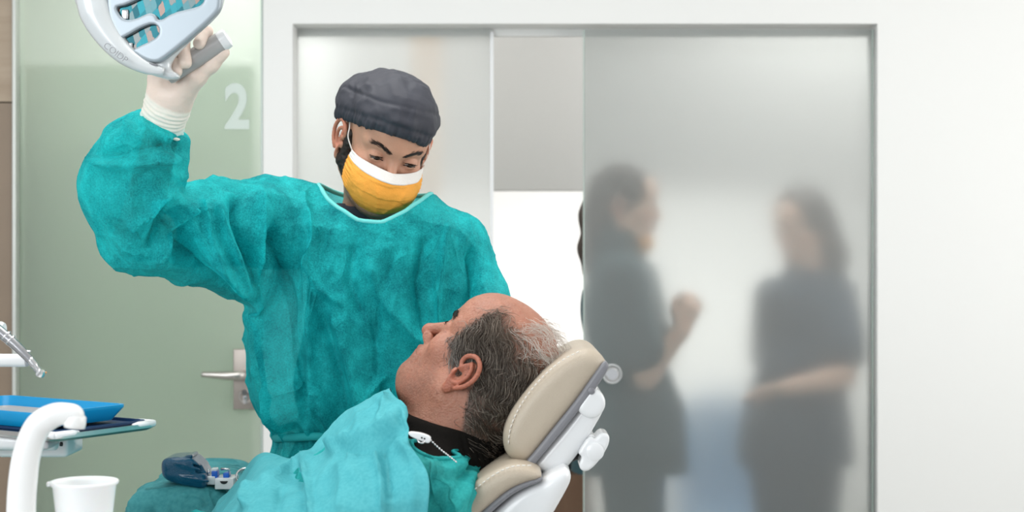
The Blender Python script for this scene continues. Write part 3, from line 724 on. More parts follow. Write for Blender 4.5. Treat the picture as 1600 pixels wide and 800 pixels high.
def gripping_hand(dr=0.):
    """right hand closed over the lamp handle, palm towards the viewer, thumb along the underside"""
    L = []; A = lambda pr, k=.006: L.append(('+', pr, k)); r = lambda v: v+dr
    w = PX(262, 172, 2.315)
    for a, b, ra, rb in [((262, 172, 2.315), (250, 122, 2.30), .025, .019), ((262, 172, 2.315), (272, 112, 2.30), .025, .018),
                         ((266, 165, 2.31), (292, 108, 2.30), .024, .017), ((272, 158, 2.305), (314, 96, 2.295), .022, .015)]:
        A(cap(PX(*a), PX(*b), r(ra), r(rb), ((0, 1, 0), .8)), .016)
    A(cap(PX(278, 150, 2.295), PX(306, 120, 2.275), r(.020), r(.016)), .012)     # ball of the thumb
    for p in ([(306, 120, 2.275), (330, 101, 2.268), (349, 82, 2.262)],): 
        for a, b, ra, rb in zip(p[:-1], p[1:], (.0135, .0108), (.0112, .0088)): A(cap(PX(*a), PX(*b), r(ra), r(rb)), .006)
    fing = [[(250, 118, 2.30), (238, 92, 2.293), (243, 82, 2.262), (258, 106, 2.246)],
            [(272, 110, 2.30), (256, 80, 2.296), (262, 76, 2.258), (276, 112, 2.241)],
            [(292, 106, 2.30), (280, 68, 2.298), (286, 66, 2.258), (290, 98, 2.238)],
            [(314, 94, 2.295), (322, 50, 2.296), (322, 48, 2.262), (311, 68, 2.241)]]
    for f, rr in zip(fing, (.0082, .0092, .0098, .0095)):
        for a, b, k in zip(f[:-1], f[1:], (1.06, 1., .95)): A(cap(PX(*a), PX(*b), r(rr*k), r(rr*k*.95)), .004)
    return L

def build_dentist():
    root = empty('person', (-.24, 2.72, 0))
    tag(root, 'person in teal gown, dark cap and orange mask, one gloved hand raised to the lamp', 'person')
    rng = np.random.default_rng(3)
    HP = wprims(head_prims(dict(gaze=-.0022, open=.0046)), DFR)
    prims = trunk_prims(DJ)+arm_prims(DJ, .86)+gripping_hand(-.0015)+HP
    prims += hand_prims(DJ['wrL'], (-.1, -.03, -1), (-1, 0, .1), 1, (.4, .4, .5, .5))
    lo, hi = bbox(prims); ho = DFR[0]
    F = Field(lo, hi, .0075, ((ho[0]-.1, ho[0]+.1, .0017), (ho[1]-.15, ho[1]+.12, .0017), (ho[2]-.15, ho[2]+.09, .0017)))
    V, Q = put(F, prims).mesh(1)
    mesh_obj('body', V, Q, M['skin'], root, color=head_color(V, DFR, (.57, .30, .20), dict(stubble=.6)))
    VN = (V, vnormals(V, Q)); eyeballs(DFR, root, (1, .08, -.36))
    arc = [(.0915, .011, .0165), (.0895, .022, .021), (.083, .034, .0245), (.073, .046, .022)]
    brow_hairs(DFR, arc, 230, rng, M['hair_dark'], root, VN, .00035, spread=.0016)
    brow_hairs(DFR, [(.086, .0215, .0), (.091, .031, .001), (.086, .043, -.001)], 60, rng, M['hair_dark'], root, VN, .0004, 'eyelashes', ln=.005, spread=.0003)
    # lashes: dark lid line
    for s in (1, -1):
        V, Ff = tube(world(spline([(.0885, s*.0195, -.0045), (.0912, s*.026, -.0018), (.0912, s*.034, -.0012), (.086, s*.043, -.004)], 6), DFR), .0009, 6); mesh_obj('eyelashes', V, Ff, M['hair_dark'], root)
    # beard and sideburns
    F = Field(ho-.15, ho+.12, .0022)
    for s in (1, -1):
        for a, b, r0, r1 in [((.012, .0695, .0), (.006, .0635, -.055), .0085, .014), ((.006, .0605, -.055), (.035, .048, -.080), .017, .014)]:
            F.add(cap(world((a[0], s*a[1], a[2]), DFR), world((b[0], s*b[1], b[2]), DFR), r0, r1), .01)
        V, Q = F.mesh(1); V = V+vnormals(V, Q)*((vnoise(V*420)-.5)*.003)[:, None]; mesh_obj('beard', V, Q, M['hair_dark'], root); F = Field(ho-.15, ho+.12, .0022)
    # cap
    F = Field(ho+[-.16, -.16, -.06], ho+[.16, .18, .2], .0026)
    put(F, wprims([('+', ell((-.008, -.005, .0385), (.106, .079, .0835)), .01), ('+', ell((-.05, -.018, .03), (.073, .078, .068)), .03), ('+', ell((.03, .0, .075), (.073, .067, .055)), .03)], DFR))
    n = np.array([-.36, .07, .93]); n /= np.linalg.norm(n); nw = DFR[1]@n; pw = world((.092, 0, .047), DFR); dd = float(pw@nw)
    F.sub((lambda X, Y, Z: (X*nw[0]+Y*nw[1]+Z*nw[2]-dd).astype(np.float32), lo, hi), .006)
    V, Q = F.mesh(2); N = vnormals(V, Q); p = local(V, DFR); up = (V@nw-dd); ang = np.arctan2(p[:, 1], p[:, 0]+.01)
    gath = np.clip(1-up/.03, 0, 1)
    disp = gath**1.2*(.0016*np.sin(ang*31+6*vnoise(p*25))+.0012*np.sin(ang*67+2))+(ridged(p*[14, 14, 20], 3)-.62)*.012+(ridged(p*[9, 22, 9], 2, 5)-.6)*.008
    disp += -.0016*np.exp(-((up-.018)/.004)**2)-.0018*np.exp(-((p[:, 2]*.8-p[:, 0]*.25-.062+.1*p[:, 1]**2)/.0028)**2)*(p[:, 0] > -.05)
    sel = up > .001; V = V+N*(disp*sel)[:, None]
    mesh_obj('surgical_cap', V, Q, M['cap'], root)
    # mask
    def maskpt(u, t):
        """u 0 top .. 1 bottom, t -1..1 across"""
        us = [0, .16, .38, .62, .84, 1]; g = lambda a: float(smooth_interp(np.array([u]), np.array(us), a)[0])
        Fc, Fs = g([.110, .120, .1265, .120, .106, .088]), g([.047, .047, .048, .046, .042, .038])
        hw = g([.0685, .0715, .073, .071, .066, .056]); zc, zs = g([-.015, -.029, -.052, -.076, -.098, -.113]), g([-.014, -.025, -.044, -.062, -.077, -.087])
        e = g([1.25, 1.6, 2.1, 2.3, 2.2, 2.0]); a = abs(t)
        ff = Fc+(Fs-Fc)*a**e; bump = .0025*((u*4.2+.15*t) % 1.0)*math.sin(math.pi*min(1, u*1.02))*(1-.5*a)
        return np.array([ff+bump, hw*math.sin(t*1.45)/math.sin(1.45), zc+(zs-zc)*a**1.5])
    nu, nt = 56, 72
    G = np.array([[maskpt(i/(nu-1), -1+2*j/(nt-1)) for j in range(nt)] for i in range(nu)])
    Gf = G.reshape(-1, 3); w = (ridged(Gf*[40, 30, 40], 3)-.6)*.0045
    side = np.abs(np.linspace(-1, 1, nt))[None, :].repeat(nu, 0).ravel(); w = w*(.5+side)+.0016*np.sin(np.linspace(0, 1, nu)*70)[:, None].repeat(nt, 1).ravel()*(side > .8)
    for (y0, z0, y1, z1, a_) in [(-.03, -.03, .0, -.11, .003), (.035, -.035, .004, -.11, .003), (-.05, -.06, -.02, -.1, .0025), (.02, -.06, .05, -.08, -.002)]:
        d, t = polydist(Gf[:, 1:], [(y0, z0), (y1, z1)]); w += a_*np.exp(-d/.005)*np.clip(np.minimum(t, 1-t)*6, 0, 1)
    nrm = np.stack([np.ones(len(Gf))*.9, Gf[:, 1]*8, (Gf[:, 2]+.06)*4], 1); nrm /= np.linalg.norm(nrm, axis=1)[:, None]
    Gw = world(Gf+nrm*w[:, None], DFR)
    Fq = lambda i0, i1: np.array([(i*nt+j, i*nt+j+1, (i+1)*nt+j+1, (i+1)*nt+j) for i in range(i0, i1) for j in range(nt-1)])
    mk = mesh_obj('face_mask', Gw, Fq(9, nu-1), M['mask'], root); solid(mk, .0012, 0)
    bandv = Gw+DFR[1][:, 0]*.0014
    bn = mesh_obj('mask_band', bandv, Fq(0, 10), M['maskw'], mk); solid(bn, .0014, 0)
    bt, Fb = tube(bandv.reshape(nu, nt, 3)[9], .0011, 6); mesh_obj('mask_seam', bt, Fb, M['maskw'], mk)
    for s in (1, -1):
        c0 = world(maskpt(.02, s), DFR); e0 = world((.018, s*.0785, .014), DFR); e1 = world((-.004, s*.079, .030), DFR); m1 = world((.03, s*.0785, .0), DFR)
        V, Ff = tube(spline([c0, m1, e0, e1], 8), .0011, 6); mesh_obj('ear_loop', V, Ff, M['maskw'], mk)
        c1 = world(maskpt(.97, s), DFR); V, Ff = tube(spline([c1, world((.02, s*.07, -.07), DFR), world((-.012, s*.076, -.05), DFR)], 8), .0011, 6); mesh_obj('ear_loop', V, Ff, M['maskw'], mk)
    # dark scrub shirt and trousers under the gown
    tp = trunk_prims(DJ); up_arm = [('+', cap(DJ['sh'+s], DJ['sh'+s]*.35+DJ['el'+s]*.65, .052, .046), .03) for s in 'LR']
    lo, hi = bbox(tp+up_arm)
    F = Field((lo[0], lo[1], .86), hi, .006); put(F, tp+up_arm); F.v -= .007
    F.sub(cap(DJ['neck']+[0, .01, 0], DJ['nk2'], .070, .072), .006); F.sub(cap(PX(612, 300, 2.6), PX(612, 395, 2.5), .062, .004), .006)
    V, Q = F.mesh(2); mesh_obj('scrub_shirt', V, Q, M['scrub'], root)
    F = Field((lo[0], lo[1], .07), (hi[0], hi[1], 1.0), .009); put(F, tp); F.v -= .006; V, Q = F.mesh(2); V[:, 2] = np.maximum(V[:, 2], .08)
    k = (V[Q].mean(1)[:, 2] > .085); V, Q, _ = prune(V, Q, k); mesh_obj('trousers', V, Q, M['trouser'], root)
    for s in 'LR':
        F = Field(DJ['toe'+s]-.16, DJ['an'+s]+.12, .005); a = DJ['an'+s]; t = DJ['toe'+s]
        F.add(cap(a-[0, -.02, .035], t, .043, .04), .02); F.add(cap(a, a-[0, 0, .03], .044, .046), .02)
        V, Q = F.mesh(2); V[:, 2] = np.maximum(V[:, 2], 0); mesh_obj('shoe', V, Q, M['shoe'], root)
    # gown
    zs = [.42, .8, .98, 1.062, 1.12, 1.22, 1.32, 1.40, 1.45, 1.49]
    cx = [-.235, -.235, -.25, -.262, -.268, -.27, -.268, -.262, -.252, -.24]
    cy = [2.72, 2.70, 2.69, 2.685, 2.68, 2.67, 2.66, 2.655, 2.65, 2.65]
    rx = [.205, .200, .190, .162, .188, .198, .195, .19, .155, .105]; ry = [.2, .175, .152, .122, .145, .15, .146, .132, .11, .085]
    G = [('+', loft(zs, cx, cy, rx, ry), .01)]; A = lambda a, b, ra, rb, k=.045, fl=None: G.append(('+', cap(a, b, ra, rb, fl), k))
    A(PX(520, 333, 2.65), PX(420, 350, 2.6), .046, .068); A(PX(420, 355, 2.6), PX(385, 372, 2.57), .072, .088)
    A(PX(385, 372, 2.57), PX(325, 366, 2.5), .088, .075); A(PX(325, 366, 2.5), PX(235, 365, 2.42), .075, .062)
    A(PX(222, 352, 2.42), PX(207, 292, 2.38), .066, .068); A(PX(207, 292, 2.38), PX(224, 240, 2.35), .068, .063, .03); A(PX(226, 240, 2.35), PX(250, 208, 2.335), .060, .040, .02)
    A(PX(222, 236, 2.35), PX(238, 204, 2.335), .050, .036, .02)
    A(PX(655, 366, 2.64), PX(702, 398, 2.63), .04, .055); A(PX(702, 402, 2.63), PX(738, 470, 2.61), .058, .056); A(PX(738, 470, 2.61), PX(750, 555, 2.6), .055, .052)
    A(PX(750, 555, 2.6), DJ['wrL'], .054, .04)
    lo, hi = bbox(G, .02); F = put(Field(lo, hi, .0039), G)
    F2 = Field(lo, hi, .0039); put(F2, [x for x in tp[:3]]+up_arm+[tp[3], tp[7], tp[-1]]); F2.v -= .014; F.v = np.minimum(F.v, F2.v)
    pit = (np.array([-.2405, 2.637, 1.5]), .0985, .1)
    def pitf(X, Y, Z): return ((np.sqrt(((X-pit[0][0])/pit[1])**2+((Y-pit[0][1])/pit[2])**2)-1)*.098+0*Z).astype(np.float32)
    F.sub((lambda X, Y, Z: np.maximum(pitf(X, Y, Z), 1.36-Z), np.array([-.36, 2.5, 1.35]), np.array([-.1, 2.8, 1.7])), .002)
    pn = np.array([-.50, .1, -.86]); pc = PX(245, 190, 2.335); F.sub((lambda X, Y, Z: (X*pn[0]+Y*pn[1]+Z*pn[2]-float(pc@pn)).astype(np.float32), pc-.09, pc+.09), .006)
    V, Q = F.mesh(1)
    cen = V[Q].mean(1); pv = (np.sqrt(((cen[:, 0]-pit[0][0])/pit[1])**2+((cen[:, 1]-pit[0][1])/pit[2])**2)-1)*.098
    fn = np.cross(V[Q[:, 2]]-V[Q[:, 0]], V[Q[:, 3]]-V[Q[:, 1]]); fn /= np.linalg.norm(fn, axis=1)[:, None]+1e-12
    rad = np.stack([cen[:, 0]-pit[0][0], cen[:, 1]-pit[0][1]], 1); rad /= np.linalg.norm(rad, axis=1)[:, None]
    wall = (np.abs(pv) < .004) & ((fn[:, :2]*rad).sum(1) < -.72)
    V, Q, _ = prune(V, Q, ~(((pv < -.0012) | wall) & (cen[:, 2] > 1.34)) & (cen[:, 2] > .425))
    keep = rim_loops(V, Q)
    N = vnormals(V, Q); X2 = V[:, [0, 2]]
    l = lambda pts, D, w, a: ([tuple(PX(x, y, D)[[0, 2]]) for x, y in pts], w, a)
    T, Sv = 2.56, 2.38
    lines = [l([(472, 296), (478, 360), (486, 430), (489, 520), (492, 600), (497, 668)], T, .008, .010), l([(470, 345), (482, 400), (505, 450), (545, 478)], T, .009, .009),
             l([(440, 340), (452, 430), (455, 520), (470, 600), (478, 668)], T, .016, -.011), l([(410, 420), (415, 520), (425, 600), (450, 670)], T, .02, .012),
             l([(700, 342), (690, 400), (684, 468), (680, 560)], T, .008, .010), l([(735, 385), (738, 430), (728, 500)], T, .012, -.012), l([(665, 370), (655, 440), (668, 520)], T, .015, -.008),
             l([(522, 478), (545, 560), (560, 620), (572, 668)], T, .014, .011), l([(500, 480), (530, 560), (545, 640), (548, 670)], T, .016, -.010), l([(580, 400), (600, 470), (640, 520), (670, 545)], T, .018, .009),
             l([(620, 392), (600, 450), (590, 540), (600, 640)], T, .022, -.008), l([(560, 360), (550, 440), (575, 500)], T, .016, -.007), l([(640, 560), (625, 620), (590, 668)], T, .014, .009),
             l([(520, 672), (508, 640), (500, 600)], T, .007, .008), l([(450, 676), (440, 640), (420, 600)], T, .007, .007), l([(560, 672), (575, 620), (610, 580)], T, .008, .008),
             l([(388, 440), (380, 400), (365, 360), (352, 320)], 2.52, .007, .010), l([(400, 455), (397, 400), (385, 350), (378, 305)], 2.52, .009, -.012), l([(396, 462), (410, 400), (408, 340), (400, 300)], 2.52, .008, .011),
             l([(398, 460), (430, 400), (440, 350)], 2.54, .01, -.010), l([(386, 462), (350, 410), (330, 350), (300, 310)], 2.48, .009, .011), l([(370, 452), (320, 420), (290, 370), (278, 312)], 2.45, .012, -.010),
             l([(388, 480), (398, 540), (402, 600)], T, .012, .004), l([(400, 500), (410, 560), (425, 640)], T, .014, -.009),
             # raised sleeve
             l([(218, 262), (214, 300), (210, 340), (216, 372), (222, 400)], 2.33, .0035, .005), l([(268, 292), (245, 330), (212, 350)], Sv, .008, .010), l([(272, 300), (262, 345), (230, 390)], Sv, .008, -.009),
             l([(276, 296), (283, 340), (260, 390), (240, 408)], Sv, .008, .011), l([(276, 300), (300, 350), (330, 400), (380, 450)], 2.43, .010, .010), l([(285, 330), (285, 380), (270, 408)], Sv, .010, -.010),
             l([(152, 255), (200, 258), (240, 254), (282, 246)], 2.33, .007, .012), l([(160, 245), (220, 236), (278, 228)], 2.33, .007, -.010), l([(200, 190), (215, 215), (250, 240), (262, 250)], 2.31, .006, .008),
             l([(240, 205), (225, 225), (205, 240)], 2.31, .006, .007), l([(262, 210), (262, 232), (240, 246)], 2.31, .006, .008), l([(280, 212), (270, 240)], 2.31, .006, -.006)]
    fm = np.clip((-N[:, 1]-.05)/.5, 0, 1)
    disp = 2.9*folds(X2, [(a_, w_*.8, h_) for a_, w_, h_ in lines], 1.05)*fm
    bel = np.exp(-((V[:, 2]-1.062)/.022)**2)*(V[:, 0] < .0)*(V[:, 0] > -.5); ang = np.arctan2(V[:, 1]-2.68, V[:, 0]+.26)
    near = np.clip(1-np.abs(V[:, 2]-1.062)/.14, 0, 1)**1.5
    disp += near*(.0045*np.sin(ang*19+3*vnoise(V*12))+.004*np.sin(ang*33+1))-.006*bel
    sleeve = np.clip((-.40-V[:, 0])/.1, 0, 1)
    disp += (ridged(V*[6, 6, 2.0], 2, 2)-.62)*.014*(1-sleeve)+(ridged(V*[7, 7, 7], 2, 9)-.62)*.014*sleeve+creases(V*[11, 11, 3.2]+.35*np.stack([vnoise(V*7), vnoise(V*7+5), 0*V[:, 0]], 1)*3, 3)*.006*(1-sleeve)+creases(V@np.array(Matrix.Rotation(.7, 3, 'Y'))*[16, 12, 8], 6)*.006*sleeve
    disp += (ridged(V*[30, 30, 20], 2, 4)-.6)*.004
    neckfade = np.clip(np.abs((np.sqrt(((V[:, 0]-pit[0][0])/pit[1])**2+((V[:, 1]-pit[0][1])/pit[2])**2)-1)*.098)/.03, 0, 1)
    neckfade = np.where((V[:, 2] > 1.4), neckfade, 1)
    V = V+N*(disp*neckfade)[:, None]; V = relax(V, Q, 1, .35)
    gw = mesh_obj('gown', V, Q, M['gown'], root)
    for lp in keep:
        if lp[:, 2].mean() > 1.3:
            Vt, Ft = closed_tube(smooth_loop(lp, 16)[::3], .0042); mesh_obj('neck_binding', Vt, Ft, M['binding'], gw)
    a = np.linspace(0, 2*math.pi, 90, endpoint=False); P = np.stack([-.262+(.166+.004*np.sin(a*7))*np.cos(a), 2.685+(.127+.004*np.sin(a*5))*np.sin(a), 1.064+.006*np.sin(a*3+1)], 1)
    Vt, Ft = closed_tube(P, .0065, 8); Vt[:, 2] = 1.064+(Vt[:, 2]-1.064)*1.15; mesh_obj('waist_tie', Vt, Ft, M['gown_tie'], gw)
    # glove
    F = Field(PX(262, 150, 2.3)-[.09, .1, .12], PX(262, 150, 2.3)+[.15, .08, .14], .0021)
    put(F, gripping_hand(.0006)); F.v[:] = F.v
    F.add(cap(PX(264, 150, 2.312), PX(250, 204, 2.335), .0325, .0355), .01)
    V, Q = F.mesh(1); N = vnormals(V, Q); ax = PX(246, 200, 2.335)-PX(263, 155, 2.31); Lx = np.linalg.norm(ax); ax /= Lx; s_ = (V-PX(263, 155, 2.31))@ax
    wr = np.clip(s_/.012, 0, 1); V = V+N*(wr*(.0008*np.sin(s_*900+4*vnoise(V*50)+V[:, 0]*60)+(ridged(V*[30, 30, 80], 2)-.6)*.002)+(1-wr)*(ridged(V*70, 2)-.65)*.0012)[:, None]
    pn = np.array([-.50, .1, -.86]); k = ((V[Q].mean(1)-PX(245, 197, 2.335))@pn) < 0
    colr = np.tile([.80, .66, .57], (len(V), 1)); wv = np.clip((s_+.002)/.004, 0, 1)[:, None]; colr = colr*(1-wv)+wv*np.array([.84, .80, .71])
    grn = np.clip((s_-.032)/.006, 0, 1)*(vnoise(V*45) > .25); colr = colr*(1-.75*grn[:, None])+.75*grn[:, None]*np.array([.5, .72, .68])
    V2, Q2, u = prune(V, Q, k); gl = mesh_obj('glove', V2, Q2, M['glove_v'], root, color=colr[u])
    lp = [x for x in rim_loops(V2, Q2)]
    for q in sorted(lp, key=len)[-1:]:
        Vt, Ft = closed_tube(smooth_loop(q, 10)[::3], .0032); mesh_obj('cuff_bead', Vt, Ft, M['cuff'], gl)
    return root
M['glove_v'] = mat('latex', (1, 1, 1), .42, var=.05, nscale=50, bump=.3, bscale=160, sss=.08, attr=True)
M['binding'] = mat('neck_binding_cloth', (.16, .64, .62), .8, var=.05)
M['gown_tie'] = mat('gown_tie_cloth', (.012, .36, .37), .75, var=.12, bump=.3)
build_dentist()
# ------------------------------------------------------------------ the dental chair
def prof(pts, D): return np.array([PX(x, y, D)[[0, 2]] for x, y in pts])
def slab(name, pts, D, y0, y1, r, mt, parent, h=.003, ch=2, sm=2, extra=None, bulge=0.):
    P = chaikin(prof(pts, D), ch); pr = extr(P, y0, y1, r)
    F = Field(pr[1]-.01, pr[2]+.01, h); F.add(pr, 0.0001)
    if extra: extra(F)
    V, Q = F.mesh(sm)
    return mesh_obj(name, V, Q, mt, parent)
def stitches(pts, D, y, mt, parent, step=.0075, r=.0009, name='stitching'):
    L = np.array([PX(a, b, D) for a, b in pts]); L = spline(L, 16); seg = np.r_[0, np.cumsum(np.linalg.norm(np.diff(L, axis=0), axis=1))]; out = []
    s = 0
    while s+.005 < seg[-1]:
        p = [np.array([np.interp(s+d, seg, L[:, k]) for k in range(3)]) for d in (0, .005)]; out.append(tube(p, r, 6)); s += step
    V, F = merge(*out); return mesh_obj(name, V, F, mt, parent)

# the patient's frame comes first: the cushions give way under him
PFR0 = (np.array([-.0385, 2.207, 1.2235]), orth([[-.7187, -.352, .5996], [.3449, -.9293, -.1322], [.6038, .1118, .7893]]), .985)
_E = world((0, .076, -.022), PFR0); _R = np.array(Matrix.Rotation(math.radians(8.5), 3, 'Y'))@PFR0[1]
PFR = (_E+[.004, 0, 0]-_R@np.array([0, .076, -.022])*.92, _R, .92)
TA = np.array([-.823, 0, -.568])       # along the spine towards the hips
TN = np.array([-.568, 0, .823])        # out of the chest
NB = np.array([-.092, 2.2, 1.107])
PJ = dict(neck=NB+TN*-.008, nk2=world((-.02, 0, -.07), PFR), hip=NB+TA*.52-TN*.008,
          shL=NB+TA*.06+np.array([0, -.138, 0])-TN*.028, shR=NB+TA*.055+np.array([0, .17, 0])-TN*.01,
          elL=NB+TA*.31+np.array([0, -.160, 0])-TN*.03, elR=NB+TA*.31+np.array([0, .21, 0])+TN*.0,
          wrL=NB+TA*.47+np.array([0, -.09, 0])+TN*.06, wrR=NB+TA*.44+np.array([0, .07, 0])+TN*.09)
for s, dy in (('L', -.09), ('R', .09)):
    PJ['hp'+s] = PJ['hip']+np.array([-.02, dy, 0]); PJ['kn'+s] = PJ['hip']+np.array([-.44, dy*1.2, .05]); PJ['an'+s] = PJ['kn'+s]+np.array([-.42, 0, -.10]); PJ['toe'+s] = PJ['an'+s]+np.array([-.06, 0, .14])

def give_way(F, ylo=2.06, yhi=2.37, infl=.016):
    """cushions hollowed where the body lies"""
    G = Field.__new__(Field); G.ax = F.ax; G.h = F.h; G.v = np.full(F.v.shape, 1., np.float32)
    put(G, trunk_prims(PJ, .90, .70)+arm_prims(PJ, .95)); G.v -= infl
    Y = F.ax[1][None, :, None]; lim = np.maximum(ylo-Y, Y-yhi); F.v = np.maximum(F.v, -np.maximum(G.v, lim+0*G.v))
def build_chair():
    root = empty('dental_chair', (-.35, 2.22, 0)); tag(root, 'reclined dental chair with beige leather cushions and white plastic shell', 'chair')
    YC = 2.215; y0, y1 = 2.085, 2.345; D = 2.09
    hc = slab('headrest_cushion', [(893, 552), (905, 546), (920, 544), (934, 549), (945, 560), (949, 572), (925, 600), (900, 634), (872, 668), (846, 700), (829, 722), (818, 726), (800, 720), (789, 708), (785, 690), (787, 672), (797, 648), (812, 625), (832, 600), (855, 577), (875, 562)], D, y0, y1, .022, M['leather'], root)
    stitches([(905, 549), (880, 562), (852, 585), (828, 612), (808, 643), (797, 672), (794, 700)], y0-.0005 if 0 else 2.0845+.004, 0, M['stitch'], hc)
    slab('headrest_trim', [(943, 563), (950, 566), (952, 576), (928, 612), (902, 645), (872, 682), (846, 713), (832, 731), (822, 731), (820, 722), (835, 706), (865, 668), (900, 625), (925, 588)], D, y0+.002, y1-.002, .004, M['greytrim'], root, h=.002, sm=1)
    sh = slab('headrest_shell', [(950, 572), (946, 590), (930, 607), (946, 622), (948, 634), (940, 652), (928, 672), (912, 700), (896, 722), (882, 738), (868, 746), (852, 744), (838, 735), (830, 732), (845, 712), (880, 672), (915, 625), (940, 585)], D, y0+.012, y1-.012, .012, M['plastic'], root)
    slab('shell_cover', [(925, 604), (940, 612), (947, 626), (945, 640), (935, 652), (922, 655), (908, 648), (900, 638), (912, 620)], D, y0+.002, y1-.05, .006, M['plastic'], sh)
    P = PX(924, 611, 2.086); V, F = lathe([(0, -.001), (.004, -.001), (.005, .0), (.005, .004), (0, .004)], P, (0, 1, 0), 16); mesh_obj('screw_hole', V, F, M['greytrim'], sh)
    kb = slab('adjustment_knob', [(921, 680), (929, 686), (932, 684), (937, 678), (944, 676), (951, 679), (953, 686), (950, 698), (941, 713), (931, 726), (921, 735), (913, 737), (906, 733), (905, 725), (909, 716), (908, 712), (902, 708)], D, 2.088, 2.15, .004, M['plastic'], root, h=.0014, ch=1, sm=1)
    slab('knob_boss', [(905, 700), (925, 676), (935, 690), (915, 716)], D, 2.10, 2.17, .004, M['plastic'], kb)
    V, F = lathe([(0, -.001), (.009, -.001), (.0125, .001), (.0125, .02), (0, .02)], PX(930, 706, 2.084), (0, 1, 0), 24); mesh_obj('knob_cap', V, F, M['plastic'], kb, sharp=40)
    slab('pivot_block', [(870, 735), (890, 712), (915, 700), (925, 712), (905, 730), (885, 735)], D, 2.15, 2.28, .006, M['dark'], root)
    # backrest
    D2 = 2.04; y0, y1 = 2.03, 2.40
    base = [(846, 738), (848, 746), (842, 752), (820, 757), (795, 768), (770, 790), (740, 818), (700, 850), (600, 920), (420, 1046), (260, 1158), (225, 1150), (230, 1112), (400, 994), (580, 868), (690, 794), (740, 755), (775, 733), (800, 724), (828, 727)]
    bc = slab('backrest_cushion', base, D2, y0, y1, .02, M['leather'], root, h=.0045, extra=give_way)
    stitches([(830, 727), (800, 729), (770, 743), (735, 770), (700, 797), (660, 826)], y0+.004, 0, M['stitch'], bc)
    slab('backrest_trim', [(850, 744), (846, 753), (822, 761), (798, 774), (772, 797), (740, 826), (690, 864), (600, 926), (480, 998), (475, 985), (590, 914), (690, 850), (765, 788), (795, 764), (820, 753), (842, 747)], D2, y0+.004, y1-.004, .005, M['greytrim'], root, h=.0035, extra=give_way)
    slab('backrest_shell', [(845, 752), (858, 742), (872, 736), (884, 731), (892, 738), (894, 752), (884, 772), (868, 800), (850, 830), (800, 890), (720, 950), (560, 1060), (330, 1210), (270, 1200), (262, 1164), (420, 1052), (600, 926), (700, 858), (745, 824), (775, 798), (800, 774), (825, 760)], D2, y0+.012, y1-.012, .018, M['plastic'], root, h=.0045, extra=give_way)
    # seat, legrest, base, all below the picture
    top = [(-.44, .74), (-.52, .712), (-.75, .748), (-.97, .785), (-1.12, .765), (-1.47, .69)]
    P = chaikin(top+[(x, z-.065) for x, z in top[::-1]], 2)
    pr = extr(P, 1.99, 2.44, .022); F = Field(pr[1]-.02, pr[2]+.02, .007); F.add(pr, .001); give_way(F, 0, 9, .012); V, Q = F.mesh(1); mesh_obj('seat_cushion', V, Q, M['leather'], root)
    P = chaikin([(x+.01, z-.07) for x, z in top]+[(x, z-.13) for x, z in top[::-1]], 2)
    pr = extr(P, 2.02, 2.41, .018); F = Field(pr[1]-.02, pr[2]+.02, .008); F.add(pr, .001); V, Q = F.mesh(2); mesh_obj('seat_shell', V, Q, M['plastic'], root)
    V, F = boxv((-.85, 2.08, .1), (-.48, 2.35, .63), .03); mesh_obj('pedestal', V, F, M['plastic'], root)
    V, F = boxv((-1.1, 1.98, 0), (-.2, 2.45, .1), .03); mesh_obj('base_plate', V, F, M['plastic'], root)
build_chair()

